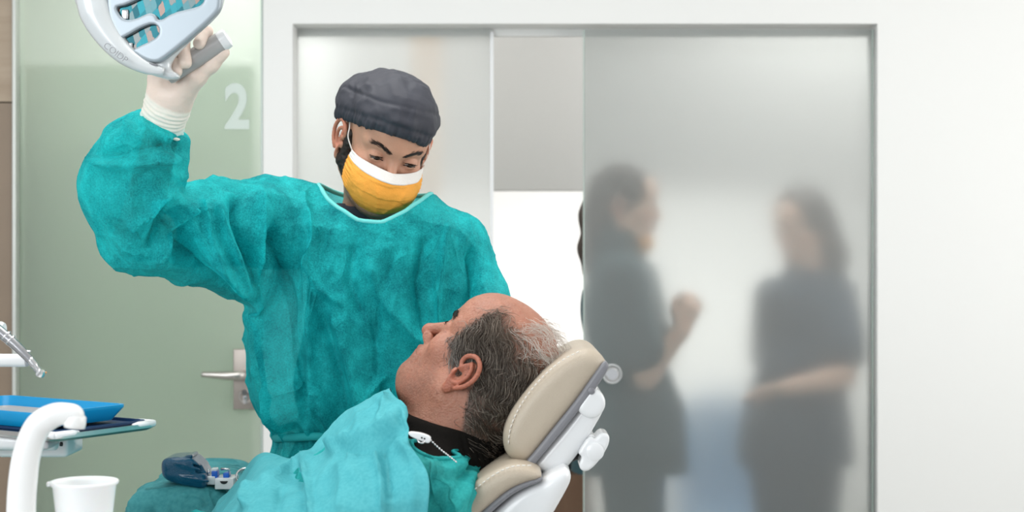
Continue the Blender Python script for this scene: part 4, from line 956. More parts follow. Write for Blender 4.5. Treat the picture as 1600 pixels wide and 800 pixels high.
def build_patient():
    root = empty('person', (-.5, 2.2, .75)); tag(root, 'elderly balding person lying back in the dental chair with black turtleneck and teal bib', 'person')
    rng = np.random.default_rng(11)
    o = dict(old=1, chin=.002, nose=.003, gaze=.0, open=.0028, jaw=.004)
    HP = wprims(head_prims(o), PFR)
    tr = trunk_prims(PJ, .90, .70)
    prims = tr+arm_prims(PJ, .95)+[('+', cap(world((-.03, 0, -.03), PFR), NB+TN*-.005, .062, .064), .02), ('+', cap(world((.03, 0, -.1), PFR), NB+TN*.03, .038, .040), .03)]+HP
    for s, sd in (('L', 1), ('R', -1)):
        prims += hand_prims(PJ['wr'+s], (-.6, .75 if s == 'L' else -.7, -.1), (0, 0, -1), sd, (.3, .3, .3, .3), s=.95)
    lo, hi = bbox(prims); ho = PFR[0]
    F = Field(lo, hi, .008, ((ho[0]-.125, ho[0]+.12, .0015), (ho[1]-.11, ho[1]+.1, .0015), (ho[2]-.12, ho[2]+.115, .0015)))
    V, Q = put(F, prims).mesh(1)
    # age: soft wrinkles, neck folds, forehead lines
    p = local(V, PFR); N = vnormals(V, Q); hd = np.linalg.norm(p, axis=1) < .16
    lines = []
    wd = (ridged(p*[55, 40, 55], 3)-.62)*.0011
    for (a, w_, am) in [([(.0, .06, -.075), (.03, .045, -.105), (.05, .02, -.125)], .004, -.0022), ([(-.01, .055, -.1), (.02, .04, -.125), (.04, .01, -.14)], .004, -.0022),
                        ([(.088, .028, -.052), (.083, .034, -.075), (.078, .032, -.092)], .0035, -.0022), ([(.1, .018, -.04), (.092, .033, -.062), (.084, .037, -.075)], .0035, -.002),
                        ([(.07, .047, -.0), (.058, .058, .004)], .0016, -.0012), ([(.07, .047, -.006), (.058, .059, -.01)], .0016, -.0012), ([(.068, .048, -.012), (.056, .058, -.022)], .0016, -.001),
                        ([(.085, .02, -.016), (.075, .042, -.022), (.066, .05, -.016)], .0025, -.0015), ([(.03, .062, -.02), (.035, .06, -.05), (.028, .058, -.075)], .008, -.0018)]:
        q = p.copy(); q[:, 1] = np.abs(q[:, 1]); d, t = polydist(q, a); wd += am*np.exp(-(d/w_)**1.4)*np.clip(np.minimum(t, 1-t)*5+.2, 0, 1)
    earm = (np.abs(p[:, 1]) > .0785) & (np.abs(p[:, 2]+.02) < .05) & (np.abs(p[:, 0]+.006) < .035)
    V = V+N*(wd*hd*~earm)[:, None]
    col = head_color(V, PFR, (.41, .185, .122), dict(old=1, stubble=.45))
    # scalp under the hair
    ph = p.copy()
    def hair_amt(q):
        """1 in the dense fringe at sides and back, fading over the bald crown"""
        a = np.abs(q[:, 1]); line = .073+.015*np.sin(q[:, 0]*30)-.2*np.maximum(0, q[:, 0])        # upper limit of the dense hair at the side
        top = np.clip((line+.022-q[:, 2])/.035, 0, 1)
        front = np.clip((.056-.18*(q[:, 2]-.03)-q[:, 0])/.014, 0, 1)*np.where(q[:, 2] < -.012, np.clip((-.024+.75*np.minimum(q[:, 2]+.03, 0)-q[:, 0])/.008, 0, 1), 1)
        front = np.where((q[:, 2] < .012) & (q[:, 2] >= -.03) & (q[:, 0] > .012) & (q[:, 0] < .034), np.maximum(front*.0, np.clip((q[:, 2]+.03)/.015, 0, 1)), front)
        low = np.clip((q[:, 2]+.115)/.012, 0, 1)
        back = np.clip((.02-q[:, 0])/.03, 0, 1)*np.clip((.092-q[:, 2])/.04, 0, 1)*.8
        return np.clip(np.maximum(top*front, back*np.where(q[:, 2] < -.012, front, 1)), 0, 1)*low
    ha = hair_amt(p)*(np.linalg.norm(p, axis=1) < .15)*(~earm)
    col = col*(1-.86*ha[:, None])+.86*ha[:, None]*np.array([.06, .045, .035])
    mesh_obj('body', V, Q, M['skin_old'], root, color=col)
    VN = (V, N); eyeballs(PFR, root, (1, .25, .0))
    brow_hairs(PFR, [(.0915, .011, .018), (.0895, .022, .022), (.083, .034, .0245), (.073, .046, .022)], 260, rng, M['hair_dark'], root, VN, .0005, ln=.011)
    brow_hairs(PFR, [(.0885, .02, .001), (.0912, .03, .003), (.086, .043, .001)], 60, rng, M['hair_dark'], root, VN, .00035, 'eyelashes', ln=.007, spread=.0004)
    # hair: side fringe, thin strands over the crown
    idx = np.where((ha > .05) & (np.linalg.norm(p, axis=1) < .15))[0]; P0 = local(V[idx], PFR); w = ha[idx]*(1+1.6*(P0[:, 2] < -.03)); w = w/w.sum()
    P0 = P0[rng.choice(len(P0), 12000, p=w)]
    def comb(q):
        d = np.stack([-.75-1.2*np.clip(q[:, 2], -.05, .1), np.sign(q[:, 1])*.05, -.7+1.5*np.clip(-q[:, 0]-.02, 0, .1)*-6], 1)
        return d
    S = strands(P0, None, PFR, rng, 9500, comb, .036, .0004, 8, .10, .34); Vs, Qs = strand_mesh(S, PFR, .00042)
    tone = np.clip(vnoise(world(P0[:1]*0, PFR)), 0, 1)
    n = S.shape[0]; root_p = S[:, 0]; tn = rng.random(n); g = np.clip((root_p[:, 0]-.0)/.03, 0, 1)*np.clip((.02-root_p[:, 2])/.03, 0, 1); gt = np.clip((root_p[:, 2]-.05)/.04, 0, 1)
    c = np.array([.060, .044, .032])*(1-tn[:, None]*.5)+tn[:, None]**3*np.array([.34, .29, .24]); c = c*(1-.6*g[:, None])+.6*g[:, None]*np.array([.42, .39, .36])*(.4+.8*tn[:, None]); c = c*(1-.4*gt[:, None])+.4*gt[:, None]*np.array([.28, .2, .14])
    cv = np.repeat(c, S.shape[1]*3, axis=0)
    mesh_obj('hair', Vs, Qs, M['hair_v'], root, color=cv)
    idx = np.where((p[:, 2] > .07) & (p[:, 0] < .0) & (p[:, 0] > -.09) & (np.linalg.norm(p, axis=1) < .15))[0]; P1 = p[idx]
    S = strands(P1, None, PFR, rng, 420, lambda q: np.stack([-.8+0*q[:, 0], .25+0*q[:, 0], .3+0*q[:, 0]], 1), .05, .0003, 7, .22, .32); Vs, Qs = strand_mesh(S, PFR, .00022)
    mesh_obj('wispy_hair', Vs, Qs, M['hair_white'], root)
    # turtleneck (ribbed) and gown
    nk0, nk1 = PX(716, 722, 2.2), PX(700, 652, 2.2); axn = nk1-nk0; axn /= np.linalg.norm(axn)
    F = Field(NB-[.20, .20, .20], NB+[.16, .20, .14], .0024)
    put(F, tr[:4]+tr[7:8], None); F.v -= .010; F.add(cap(nk0, nk1+axn*.08, .074, .0665, ((0, 1, 0), .97)), .03)
    nn = np.array([.23, -.05, .96]); nn /= np.linalg.norm(nn); d0 = float(nn@PX(690, 667, 2.13))
    F.sub((lambda X, Y, Z: (d0-(X*nn[0]+Y*nn[1]+Z*nn[2])).astype(np.float32), NB-.3, NB+.3), .008)
    V, Q = F.mesh(1); N = vnormals(V, Q); u = np.array([0, -1., 0]); v = np.cross(axn, u); r = V-nk0; ang = np.arctan2(r@v, r@u); fl = np.abs(N@nn) < .6
    V = V+N*(fl*(.0011*np.sin(ang*48))+(vnoise(V*25)-.5)*.003)[:, None]
    mesh_obj('turtleneck', V, Q, M['knit'], root)
    lo, hi = bbox(tr+arm_prims(PJ, 1.0)); G = [x for x in tr[:5]]+arm_prims(PJ, 1.08)
    G += [('+', cap(PJ['hpL'], PJ['knL'], .10, .07), .08), ('+', cap(PJ['hpR'], PJ['knR'], .10, .07), .08)]
    F = put(Field(lo-.03, hi+.03, .0048), G); F.v -= .011
    ncut = extr(chaikin(prof([(655, 640), (640, 676), (646, 690), (665, 701), (700, 708), (760, 707), (800, 700), (900, 690), (900, 500), (655, 500)], 2.06), 1), 1.8, 2.6, .004); F.sub(ncut, .003)
    V, Q = F.mesh(2); N = vnormals(V, Q); X2 = V[:, [0, 2]]
    l = lambda pts, D, w, a: ([tuple(PX(x, y, D)[[0, 2]]) for x, y in pts], w, a)
    T = 2.04
    L = [l([(650, 720), (700, 735), (760, 728)], T, .007, .009), l([(660, 745), (710, 745), (780, 715)], T, .006, -.008), l([(745, 735), (720, 760), (690, 800)], T, .006, .010), l([(728, 735), (700, 765), (670, 810)], T, .006, -.008),
         l([(770, 735), (745, 760), (720, 780)], T, .006, .008), l([(660, 765), (690, 760), (700, 800)], T, .008, .008)]
    V = V+N*(folds(X2, L)+(ridged(V*[8, 8, 8], 2)-.62)*.016+creases(V@np.array(Matrix.Rotation(.9, 3, 'Y'))*[18, 12, 6], 2)*.010+(ridged(V*34, 2)-.6)*.004)[:, None]
    cen = V[Q].mean(1); e_ = ncut[0](cen[:, 0][:, None, None], cen[:, 1][:, None, None], cen[:, 2][None, None, :1]*0+cen[:, 2][:, None, None])[:, 0, 0]; k = ~(e_ < .004)
    V, Q, _ = prune(V, Q, k & (cen[:, 0] > PJ['knL'][0]-.02))
    gw = mesh_obj('patient_gown', V, Q, M['pgown'], root)
    for q in rim_loops(V, Q):
        if q[:, 0].mean() > -.3:
            Vt, Ft = closed_tube(smooth_loop(q, 10)[::3], .003); mesh_obj('gown_collar', Vt, Ft, M['pgown'], gw)
    F = put(Field(lo, hi, .01), [x for x in tr[2:]]); F.v -= .006; V, Q = F.mesh(1); cen = V[Q].mean(1)
    V, Q, _ = prune(V, Q, (cen[:, 0] < PJ['hip'][0]+.02) & (cen[:, 0] > PJ['anL'][0]-.01)); mesh_obj('trousers', V, Q, M['trouser'], root)
    for s in 'LR':
        F = Field(PJ['toe'+s]-.2, PJ['an'+s]+.14, .006); a = PJ['an'+s]; t = PJ['toe'+s]; F.add(cap(a+[0, 0, -.045], t, .045, .04), .02); F.add(cap(a, a+[-.02, 0, 0], .045), .02); V, Q = F.mesh(2); mesh_obj('shoe', V, Q, M['trouser'], root)
M['hair_v'] = mat('patient_hair', (1, 1, 1), .45, attr=True, var=.15, nscale=200)
build_patient()

# ------------------------------------------------------------------ the paper bib with its clip and chain
BIBC = [[(612, 642, 2.32), (613, 617, 2.22), (632, 638, 2.13), (644, 655, 2.07), (645, 694, 2.005), (664, 735, 1.965), (672, 760, 1.945), (667, 810, 1.93), (660, 900, 1.925)],
        [(580, 662, 2.37), (588, 627, 2.26), (600, 642, 2.16), (606, 663, 2.09), (606, 706, 2.02), (610, 742, 1.97), (612, 775, 1.94), (610, 820, 1.925), (600, 900, 1.92)],
        [(540, 690, 2.40), (550, 657, 2.28), (556, 670, 2.17), (560, 692, 2.10), (560, 722, 2.02), (560, 757, 1.97), (560, 790, 1.94), (557, 830, 1.925), (550, 900, 1.92)],
        [(497, 735, 2.42), (506, 702, 2.30), (512, 712, 2.19), (514, 728, 2.11), (514, 752, 2.04), (513, 780, 1.99), (511, 806, 1.95), (508, 842, 1.93), (500, 900, 1.92)],
        [(452, 765, 2.43), (460, 732, 2.33), (463, 742, 2.22), (464, 756, 2.14), (462, 776, 2.06), (460, 798, 2.0), (458, 822, 1.96), (456, 855, 1.94), (450, 910, 1.93)],
        [(400, 750, 2.46), (410, 715, 2.38), (412, 735, 2.27), (412, 757, 2.16), (408, 782, 2.08), (405, 808, 2.01), (402, 835, 1.97), (400, 865, 1.945), (395, 915, 1.93)],
        [(366, 790, 2.48), (374, 757, 2.41), (377, 775, 2.30), (376, 795, 2.18), (372, 812, 2.10), (368, 832, 2.03), (365, 855, 1.98), (362, 880, 1.95), (355, 920, 1.93)],
        [(325, 842, 2.50), (332, 812, 2.43), (336, 826, 2.32), (334, 840, 2.20), (330, 852, 2.12), (326, 868, 2.04), (322, 885, 1.99), (318, 905, 1.96), (312, 935, 1.94)]]
def build_bib():
    C = np.array([[PX(*p) for p in row] for row in BIBC])
    A = np.array([spline(C[i], 12) for i in range(len(C))]); G = np.array([spline(A[:, j], 14) for j in range(A.shape[1])])  # across, along
    nv, nu = G.shape[:2]; Vv = G.reshape(-1, 3)
    Fq = np.array([(i*nu+j, i*nu+j+1, (i+1)*nu+j+1, (i+1)*nu+j) for i in range(nv-1) for j in range(nu-1)])
    N = vnormals(Vv, Fq); N *= np.sign(N[:, 2:3]-N[:, 1:2]+1e-9)
    q = np.stack([800+FOC*Vv[:, 0]/Vv[:, 1], 400-FOC*(Vv[:, 2]-CAMZ)/Vv[:, 1]], 1)/FOC*2.05     # metres at about the sheet
    l = lambda pts, w, a: ([(x/FOC*2.05, y/FOC*2.05) for x, y in pts], w, a)
    L = [l([(640, 668), (600, 685), (560, 700), (523, 712)], .006, .014), l([(640, 680), (600, 700), (560, 712), (530, 722)], .006, -.010), l([(586, 706), (592, 730), (598, 757), (602, 810)], .004, .009), l([(598, 700), (606, 740), (612, 790)], .008, -.006),
         l([(484, 732), (487, 770), (490, 815)], .0035, .009), l([(475, 745), (476, 780), (477, 815)], .008, -.006), l([(406, 764), (396, 775), (389, 800)], .004, .010), l([(500, 722), (450, 745), (406, 766)], .007, .008),
         l([(612, 622), (602, 660), (597, 672)], .004, .006), l([(598, 632), (570, 672), (548, 690)], .009, -.006), l([(634, 650), (640, 668), (644, 676)], .004, .008), l([(628, 645), (634, 664), (638, 680)], .004, -.007),
         l([(540, 725), (545, 760), (535, 810)], .012, .006), l([(640, 700), (650, 750), (645, 800)], .010, .006), l([(440, 765), (435, 800), (420, 830)], .010, -.006), l([(523, 712), (535, 716), (560, 722)], .004, .006)]
    d = 1.9*folds(q, L, 1.0)+(ridged(Vv*[5, 5, 5], 2, 3)-.62)*.010+creases(Vv@np.array(Matrix.Rotation(.6, 3, 'Y'))*[4, 5, 9], 4)*.007+.007
    o = mesh_obj('dental_bib', Vv+N*d[:, None], Fq, M['bib']); solid(o, .0008, 0)
    tag(o, 'pale teal paper bib creased over the chest of the reclined patient', 'bib')
    # clip with ball chain
    r = empty('bib_chain', PX(646, 684, 1.99)); tag(r, 'white clip and silver ball chain holding the pale teal bib at the turtleneck', 'clip')
    a, b = PX(637, 676, 1.985), PX(673, 688, 1.985); d = (b-a)/np.linalg.norm(b-a); n = np.array([-d[2], 0, d[0]])*-1; n = np.array([-d[2], 0, d[0]])
    P = np.array([(a+d*s*np.linalg.norm(b-a)+n*w)[[0, 2]] for s, w in [(0, .001), (.15, .0035), (.55, .006), (.9, .0055), (1, .003), (1, -.003), (.9, -.005), (.5, -.0045), (.1, -.003)]])
    pr = extr(chaikin(P, 1), 1.981, 1.99, .002); F = Field(pr[1]-.004, pr[2]+.004, .0008); F.add(pr, .0005); V, Q = F.mesh(1); c = mesh_obj('clip', V, Q, M['plastic'], r)
    for s in (.62, .74): V, F_ = lathe([(0, 0), (.0012, 0), (.0012, .002)], a+d*s*np.linalg.norm(b-a)+[0, -.0048, 0], (0, 1, 0), 10); mesh_obj('clip_hole', V, F_, M['dark'], c)
    V, F_ = tube(spline([PX(652, 686, 1.983), PX(655, 691, 1.98), PX(661, 692, 1.98), PX(664, 687, 1.983)], 6), .0012, 8); mesh_obj('clip_lever', V, F_, M['chrome'], c)
    L = spline([PX(673, 688, 1.985), PX(688, 702, 1.985), PX(702, 713, 1.992), PX(714, 723, 2.0)], 30); seg = np.r_[0, np.cumsum(np.linalg.norm(np.diff(L, axis=0), axis=1))]
    out = []; s = 0
    while s < seg[-1]:
        p = np.array([np.interp(s, seg, L[:, k]) for k in range(3)]); out.append(lathe([(0, -.0014), (.0009, -.0011), (.0014, 0), (.0009, .0011), (0, .0014)], p, (0, 0, 1), 8)); s += .0040
    V, F_ = merge(*out, tube(L, .0004, 5)); mesh_obj('ball_chain', V, F_, M['chrome'], r)
build_bib()
# ------------------------------------------------------------------ two colleagues in the corridor
def bystander(label, J, HF, skin, shirt, hairf, hands, o=None, seed=1):
    root = empty('person', (J['hip'][0], J['hip'][1], 0)); tag(root, label, 'person')
    HP = wprims(head_prims(o or {}, ears=True), HF); prims = trunk_prims(J, .95)+arm_prims(J, .9)+[('+', cap(world((-.03, 0, -.06), HF), J['neck'], .05, .055), .02)]+HP
    for s, D, Nn, sd, cu in hands: prims += hand_prims(J['wr'+s], D, Nn, sd, cu, s=.9)
    lo, hi = bbox(prims); ho = HF[0]
    F = Field(lo, hi, .008, ((ho[0]-.1, ho[0]+.1, .0035), (ho[1]-.1, ho[1]+.1, .0035), (ho[2]-.13, ho[2]+.13, .0035))); V, Q = put(F, prims).mesh(1)
    mesh_obj('body', V, Q, M['skin'], root, color=head_color(V, HF, skin))
    eyeballs(HF, root, (1, 0, 0))
    arms = [('+', cap(J['sh'+s], J['sh'+s]*.3+J['el'+s]*.7, .066, .066), .03) for s in 'LR']; tr = trunk_prims(J, .98)
    F = Field((lo[0]-.04, lo[1]-.04, .72), hi+.03, .007); put(F, tr+arms); F.add(cap(J['hip']+[0, 0, .1], J['hip']-[0, 0, .08], .15, .165, ((0, 1, 0), .85)), .05); F.v -= .010; F.sub(cap(J['neck']+[0, 0, .01], J['nk2'], .062, .055), .006); V, Q = F.mesh(2)
    N = vnormals(V, Q); V = V+N*((ridged(V*[8, 8, 4], 2, seed)-.6)*.02)[:, None]; mesh_obj('scrub_top', V, Q, shirt, root)
    F = Field((lo[0]-.02, lo[1]-.02, .07), (hi[0], hi[1], .95), .009); put(F, trunk_prims(J, 1.02)); F.v -= .012; V, Q = F.mesh(2); k = V[Q].mean(1)[:, 2] > .09; V, Q, _ = prune(V, Q, k); mesh_obj('scrub_trousers', V, Q, shirt, root)
    for s in 'LR':
        a = J['an'+s]; t = a+np.array([(HF[1][:, 0][0])*.15, HF[1][:, 0][1]*.15, -.06]); F = Field(np.minimum(a, t)-.07, np.maximum(a, t)+.1, .006); F.add(cap(a-[0, 0, .045], t, .043, .038), .02); F.add(cap(a, a-[0, 0, .04], .042), .02)
        V, Q = F.mesh(2); V[:, 2] = np.maximum(V[:, 2], 0); mesh_obj('shoe', V, Q, M['shoe'], root)
    F = Field(ho-.3, ho+.22, .004); hairf(F, HF); V, Q = F.mesh(1); p = local(V, HF); N = vnormals(V, Q)
    V = V+N*(.0016*np.sin(np.arctan2(p[:, 1], p[:, 0])*60+5*vnoise(p*20)))[:, None]; mesh_obj('hair', V, Q, M['hair_by'], root)
    return root
M['hair_by'] = mat('brown_hair', (.05, .034, .026), .55, var=.3, nscale=90)
def hood(F, HF, lowback=-.02, r=1.0):
    w = lambda p: world(p, HF)
    G = [('+', ell((-.014, 0, .034), (.106*r, .086*r, .094*r)), .01), ('-', ell((.085, 0, -.03), (.075, .075, .075)), .012)]
    put(F, wprims(G, HF))
# left: dark bun or low tail, seen from her right side, looking to the right of the picture
DL = 4.56
RL = frame(math.radians(78), math.radians(6)); HL = (PX(978, 318, DL), RL, .93)
q = lambda x, y, D=DL: PX(x, y, D)
JL = dict(neck=q(968, 408), nk2=world((-.02, 0, -.07), HL), hip=q(985, 700), shR=q(972, 440, DL-.15), shL=q(990, 440, DL+.14), elR=q(1010, 588, DL-.17), elL=q(1020, 580, DL+.16), wrR=q(1064, 518, DL-.15), wrL=q(1068, 503, DL+.0),
          hpR=q(985, 705, DL-.08), hpL=q(990, 705, DL+.08), knR=np.array([q(985, 400, DL)[0], DL-.08, .48]), knL=np.array([q(992, 400, DL)[0]+.03, DL+.08, .48]), anR=np.array([q(980, 400, DL)[0], DL-.08, .09]), anL=np.array([q(985, 400, DL)[0]+.05, DL+.08, .09]))
def hair_l(F, HF):
    hood(F, HF, r=1.02)
    A = lambda a, b, ra, rb, k=.03: F.add(cap(world(a, HF), world(b, HF), ra, rb), k)
    A((-.075, 0, .02), (-.10, 0, -.05), .055, .045); A((-.095, 0, -.05), (-.105, 0, -.16), .040, .030); A((-.105, 0, -.16), (-.10, .0, -.24), .03, .018)
    A((-.04, -.05, -.02), (-.07, -.035, -.08), .035, .03); A((-.04, .05, -.02), (-.07, .035, -.08), .035, .03)
pl = bystander('person in dark scrubs seen in profile behind the glass, hands raised to the chest', JL, HL, (.72, .46, .34), M['scrub_teal'], hair_l,
               [('R', (.35, .2, .8), (-.3, .9, 0), 1, (.5, .6, .7, .8)), ('L', (.3, -.5, .8), (-.2, -.9, 0), -1, (.7, .8, .9, 1.))])
F = Field(world((.08, 0, -.13), HL)-.06, world((.08, 0, -.13), HL)+.06, .003); F.add(ell(world((.075, -.01, -.125), HL), (.028, .03, .032)), .01); V, Q = F.mesh(1); mesh_obj('lowered_mask', V, Q, M['mask'], pl)
# right: long light brown hair, turned half to the left, one arm across the waist
DR = 4.72
RR = frame(math.radians(-48), math.radians(14), math.radians(0)); HR = (PX(1251, 352, DR), RR, .93)
q = lambda x, y, D=DR: PX(x, y, D)
JR = dict(neck=q(1262, 432), nk2=world((-.02, 0, -.07), HR), hip=q(1240, 690), shR=q(1218, 470, DR-.06), shL=q(1298, 462, DR+.04), elR=q(1208, 585, DR+.12), elL=q(1318, 588, DR-.10), wrR=q(1222, 690, DR+.16), wrL=q(1228, 606, DR-.25),
          hpR=q(1215, 705, DR-.05), hpL=q(1272, 705, DR+.04), knR=np.array([q(1215, 0, DR)[0], DR-.06, .46]), knL=np.array([q(1275, 0, DR)[0], DR+.05, .46]), anR=np.array([q(1212, 0, DR)[0], DR-.02, .09]), anL=np.array([q(1275, 0, DR)[0], DR+.07, .09]))
def hair_r(F, HF):
    hood(F, HF, r=1.02); A = lambda a, b, ra, rb, k=.03: F.add(cap(world(a, HF), world(b, HF), ra, rb), k)
    A((-.06, .03, .0), (-.085, .04, -.13), .055, .05); A((-.085, .04, -.13), (-.085, .045, -.23), .05, .025); A((-.03, .065, .0), (-.03, .075, -.13), .032, .03); A((-.05, -.05, .0), (-.07, -.05, -.12), .04, .03)
bystander('person in dark blue scrubs with long hair behind the glass, one arm across the waist', JR, HR, (.74, .48, .36), mat('blue_grey_scrub', (.022, .045, .075), .85, var=.12, nscale=30, bump=.2), hair_r,
          [('L', (-.9, -.15, -.05), (0, -.3, -.9), -1, (.3, .3, .4, .4)), ('R', (.1, 0, -1), (1, 0, .1), 1, (.3, .3, .4, .4))], seed=4)

# ------------------------------------------------------------------ the operating lamp
M['lampbody'] = mat('silver_lamp_body', (.66, .69, .70), .28, .12, var=.03, coat=.5)
M['lampplate'] = mat('lamp_faceplate', (.36, .41, .45), .36, .35, var=.02)
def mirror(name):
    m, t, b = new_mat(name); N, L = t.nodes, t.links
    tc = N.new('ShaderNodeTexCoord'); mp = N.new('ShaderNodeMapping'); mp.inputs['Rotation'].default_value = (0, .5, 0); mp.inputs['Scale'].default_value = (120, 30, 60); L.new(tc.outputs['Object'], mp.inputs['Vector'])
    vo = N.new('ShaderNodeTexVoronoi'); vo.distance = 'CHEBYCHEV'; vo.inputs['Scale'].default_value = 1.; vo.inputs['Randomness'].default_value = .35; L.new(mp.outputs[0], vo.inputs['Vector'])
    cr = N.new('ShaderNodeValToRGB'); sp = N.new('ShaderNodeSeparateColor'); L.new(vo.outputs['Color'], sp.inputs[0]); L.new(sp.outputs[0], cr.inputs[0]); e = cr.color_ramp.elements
    e[0].color = (.002, .03, .04, 1); e[1].color = (.10, .36, .38, 1); n = e.new(.5); n.color = (.008, .10, .12, 1); n = e.new(.9); n.color = (.16, .09, .07, 1); e[-1].position = .78; n.position = .985  # teal facet tones paint in the reflection of the gown
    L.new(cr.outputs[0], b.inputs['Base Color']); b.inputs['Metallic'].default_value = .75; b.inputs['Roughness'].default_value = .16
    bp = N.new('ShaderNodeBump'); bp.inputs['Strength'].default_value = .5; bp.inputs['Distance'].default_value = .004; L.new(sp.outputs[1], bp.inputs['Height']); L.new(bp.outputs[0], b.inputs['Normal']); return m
M['mirror'] = mirror('painted_reflection_facets')
M['clear'] = mat('clear_cover', (.93, .95, .95), .06, trans=.9, var=.01)
def build_lamp():
    D = 2.20; root = empty('operating_lamp', PX(230, 20, D)); tag(root, 'silver dental operating lamp with mirrored reflectors painted with teal reflections at the raised gloved hand', 'lamp')
    pp = lambda pts, D=D: prof(pts, D)
    body = chaikin(pp([(95, -60), (104, -20), (118, 18), (138, 50), (166, 80), (204, 104), (240, 118), (268, 123), (280, 116), (254, 102), (292, 60), (336, 22), (346, 0), (348, -40), (330, -90), (240, -120), (140, -110)]), 2)
    pr = extr(body, D+.012, D+.034, .009); F = Field(pr[1]-.02, pr[2]+.02, .003); F.add(pr, .001)
    F.add(cap(PX(200, -60, D+.05), PX(200, -90, D+.07), .075, .06, ((0, 1, 0), .6)), .03); V, Q = F.mesh(2); mesh_obj('housing', V, Q, M['lampbody'], root)
    # faceplate with two openings
    plate = chaikin(pp([(178, -70), (168, -20), (166, 15), (176, 45), (196, 72), (222, 92), (243, 99), (258, 92), (300, 58), (338, 24), (346, 10), (344, -20), (332, -80), (250, -100)]), 2)
    up = chaikin(pp([(181, 13), (184, 10), (196, 8), (225, -6), (262, -26), (300, -40), (318, -30), (322, -8), (316, 8), (300, 13), (270, 20), (248, 34), (243, 22), (232, 20), (214, 29), (200, 32), (190, 28)]), 1)
    slot = chaikin(pp([(178, 67), (181, 64), (200, 55), (222, 42), (240, 36), (250, 44), (248, 56), (236, 64), (218, 72), (209, 77), (204, 85), (202, 87), (190, 80)]), 1)
    F = Field(extr(plate, D-.002, D+.03)[1]-.01, extr(plate, D-.002, D+.03)[2]+.01, .0016); F.add(extr(plate, D-.002, D+.016, .004), .0005)
    F.sub(extr(up, D-.03, D+.03, .0005), .002); F.sub(extr(slot, D-.03, D+.03, .0005), .002); V, Q = F.mesh(1)
    mesh_obj('faceplate', V, Q, M['lampplate'], root)
    rp = pp([(180, -30), (176, 10), (182, 50), (194, 74), (206, 86), (216, 82), (250, 60), (290, 42), (328, 14), (334, -20), (326, -60)]); n_ = len(rp)
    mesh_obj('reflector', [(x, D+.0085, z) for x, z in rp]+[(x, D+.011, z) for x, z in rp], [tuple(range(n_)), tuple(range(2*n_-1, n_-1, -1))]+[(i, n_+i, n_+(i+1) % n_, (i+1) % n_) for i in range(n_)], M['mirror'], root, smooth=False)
    mesh_obj('reflector_clip', *boxv((PX(196, 0, D)[0], D+.004, PX(0, 75, D)[2]), (PX(206, 0, D)[0], D+.009, PX(0, 66, D)[2]), .001), M['chrome'], root)
    mesh_obj('reflector_clip', *boxv((PX(189, 0, D)[0], D+.004, PX(0, 29, D)[2]), (PX(199, 0, D)[0], D+.009, PX(0, 14, D)[2]), .001), M['chrome'], root)
    # clear rim lens around the plate
    L = spline([PX(x, y, D+.008) for x, y in [(140, -60), (142, -20), (150, 20), (168, 54), (195, 84), (228, 104), (256, 112)]], 10)
    mesh_obj('rim_lens', *tube(L, np.interp(np.arange(len(L)), [0, 20, 40, len(L)-1], [.024, .024, .016, .006]), 20), M['lampbody'], root)
    L = spline([PX(x, y, D+.001) for x, y in [(164, -40), (162, 0), (166, 28), (180, 58), (204, 84), (232, 99), (246, 102)]], 10); mesh_obj('rim_seam', *tube(L, .0013, 8), M['greytrim'], root)
    text_mesh('embossed_marking', 'COIDP', .0135, M['greytrim'], root, PX(178, 86, D-.0165), (math.pi/2, math.radians(37), 0), .0002, -.0002)
    # grip
    a, b = PX(264, 116, 2.258), PX(352, 61, 2.258); d = (b-a)/np.linalg.norm(b-a); Lh = np.linalg.norm(b-a)
    mesh_obj('grip', *lathe([(0, -.004), (.0135, -.004), (.0150, .0), (.0152, Lh-.008), (.0152, Lh-.0078)], a, d, 40), M['grip'], root, sharp=40)
    mesh_obj('grip_cap', *lathe([(.0154, Lh-.008), (.0156, Lh-.002), (.0150, Lh+.004), (.010, Lh+.006), (.009, Lh+.0045), (0, Lh+.0045)], a, d, 40), M['plastic'], root, sharp=30)
    mesh_obj('grip_mount', *tube(spline([PX(266, 115, 2.256), PX(257, 112, 2.238), PX(248, 106, 2.222)], 6), .011, 16), M['lampbody'], root)
    # yoke, arm and ceiling post, above the picture
    mesh_obj('yoke', *tube(spline([PX(205, -95, D+.08), PX(205, -150, D+.12), (-.55, 2.42, 2.02)], 8), .018, 16), M['plastic'], root)
    mesh_obj('spring_arm', *tube([(-.55, 2.42, 2.02), (-.95, 2.46, 2.32)], .03, 20), M['plastic'], root); mesh_obj('ceiling_post', *tube([(-.95, 2.46, 2.29), (-.95, 2.46, 2.75)], .035, 20), M['plastic'], root)
M['grip'] = mat('grey_grip', (.40, .39, .385), .35, var=.04)
build_lamp()

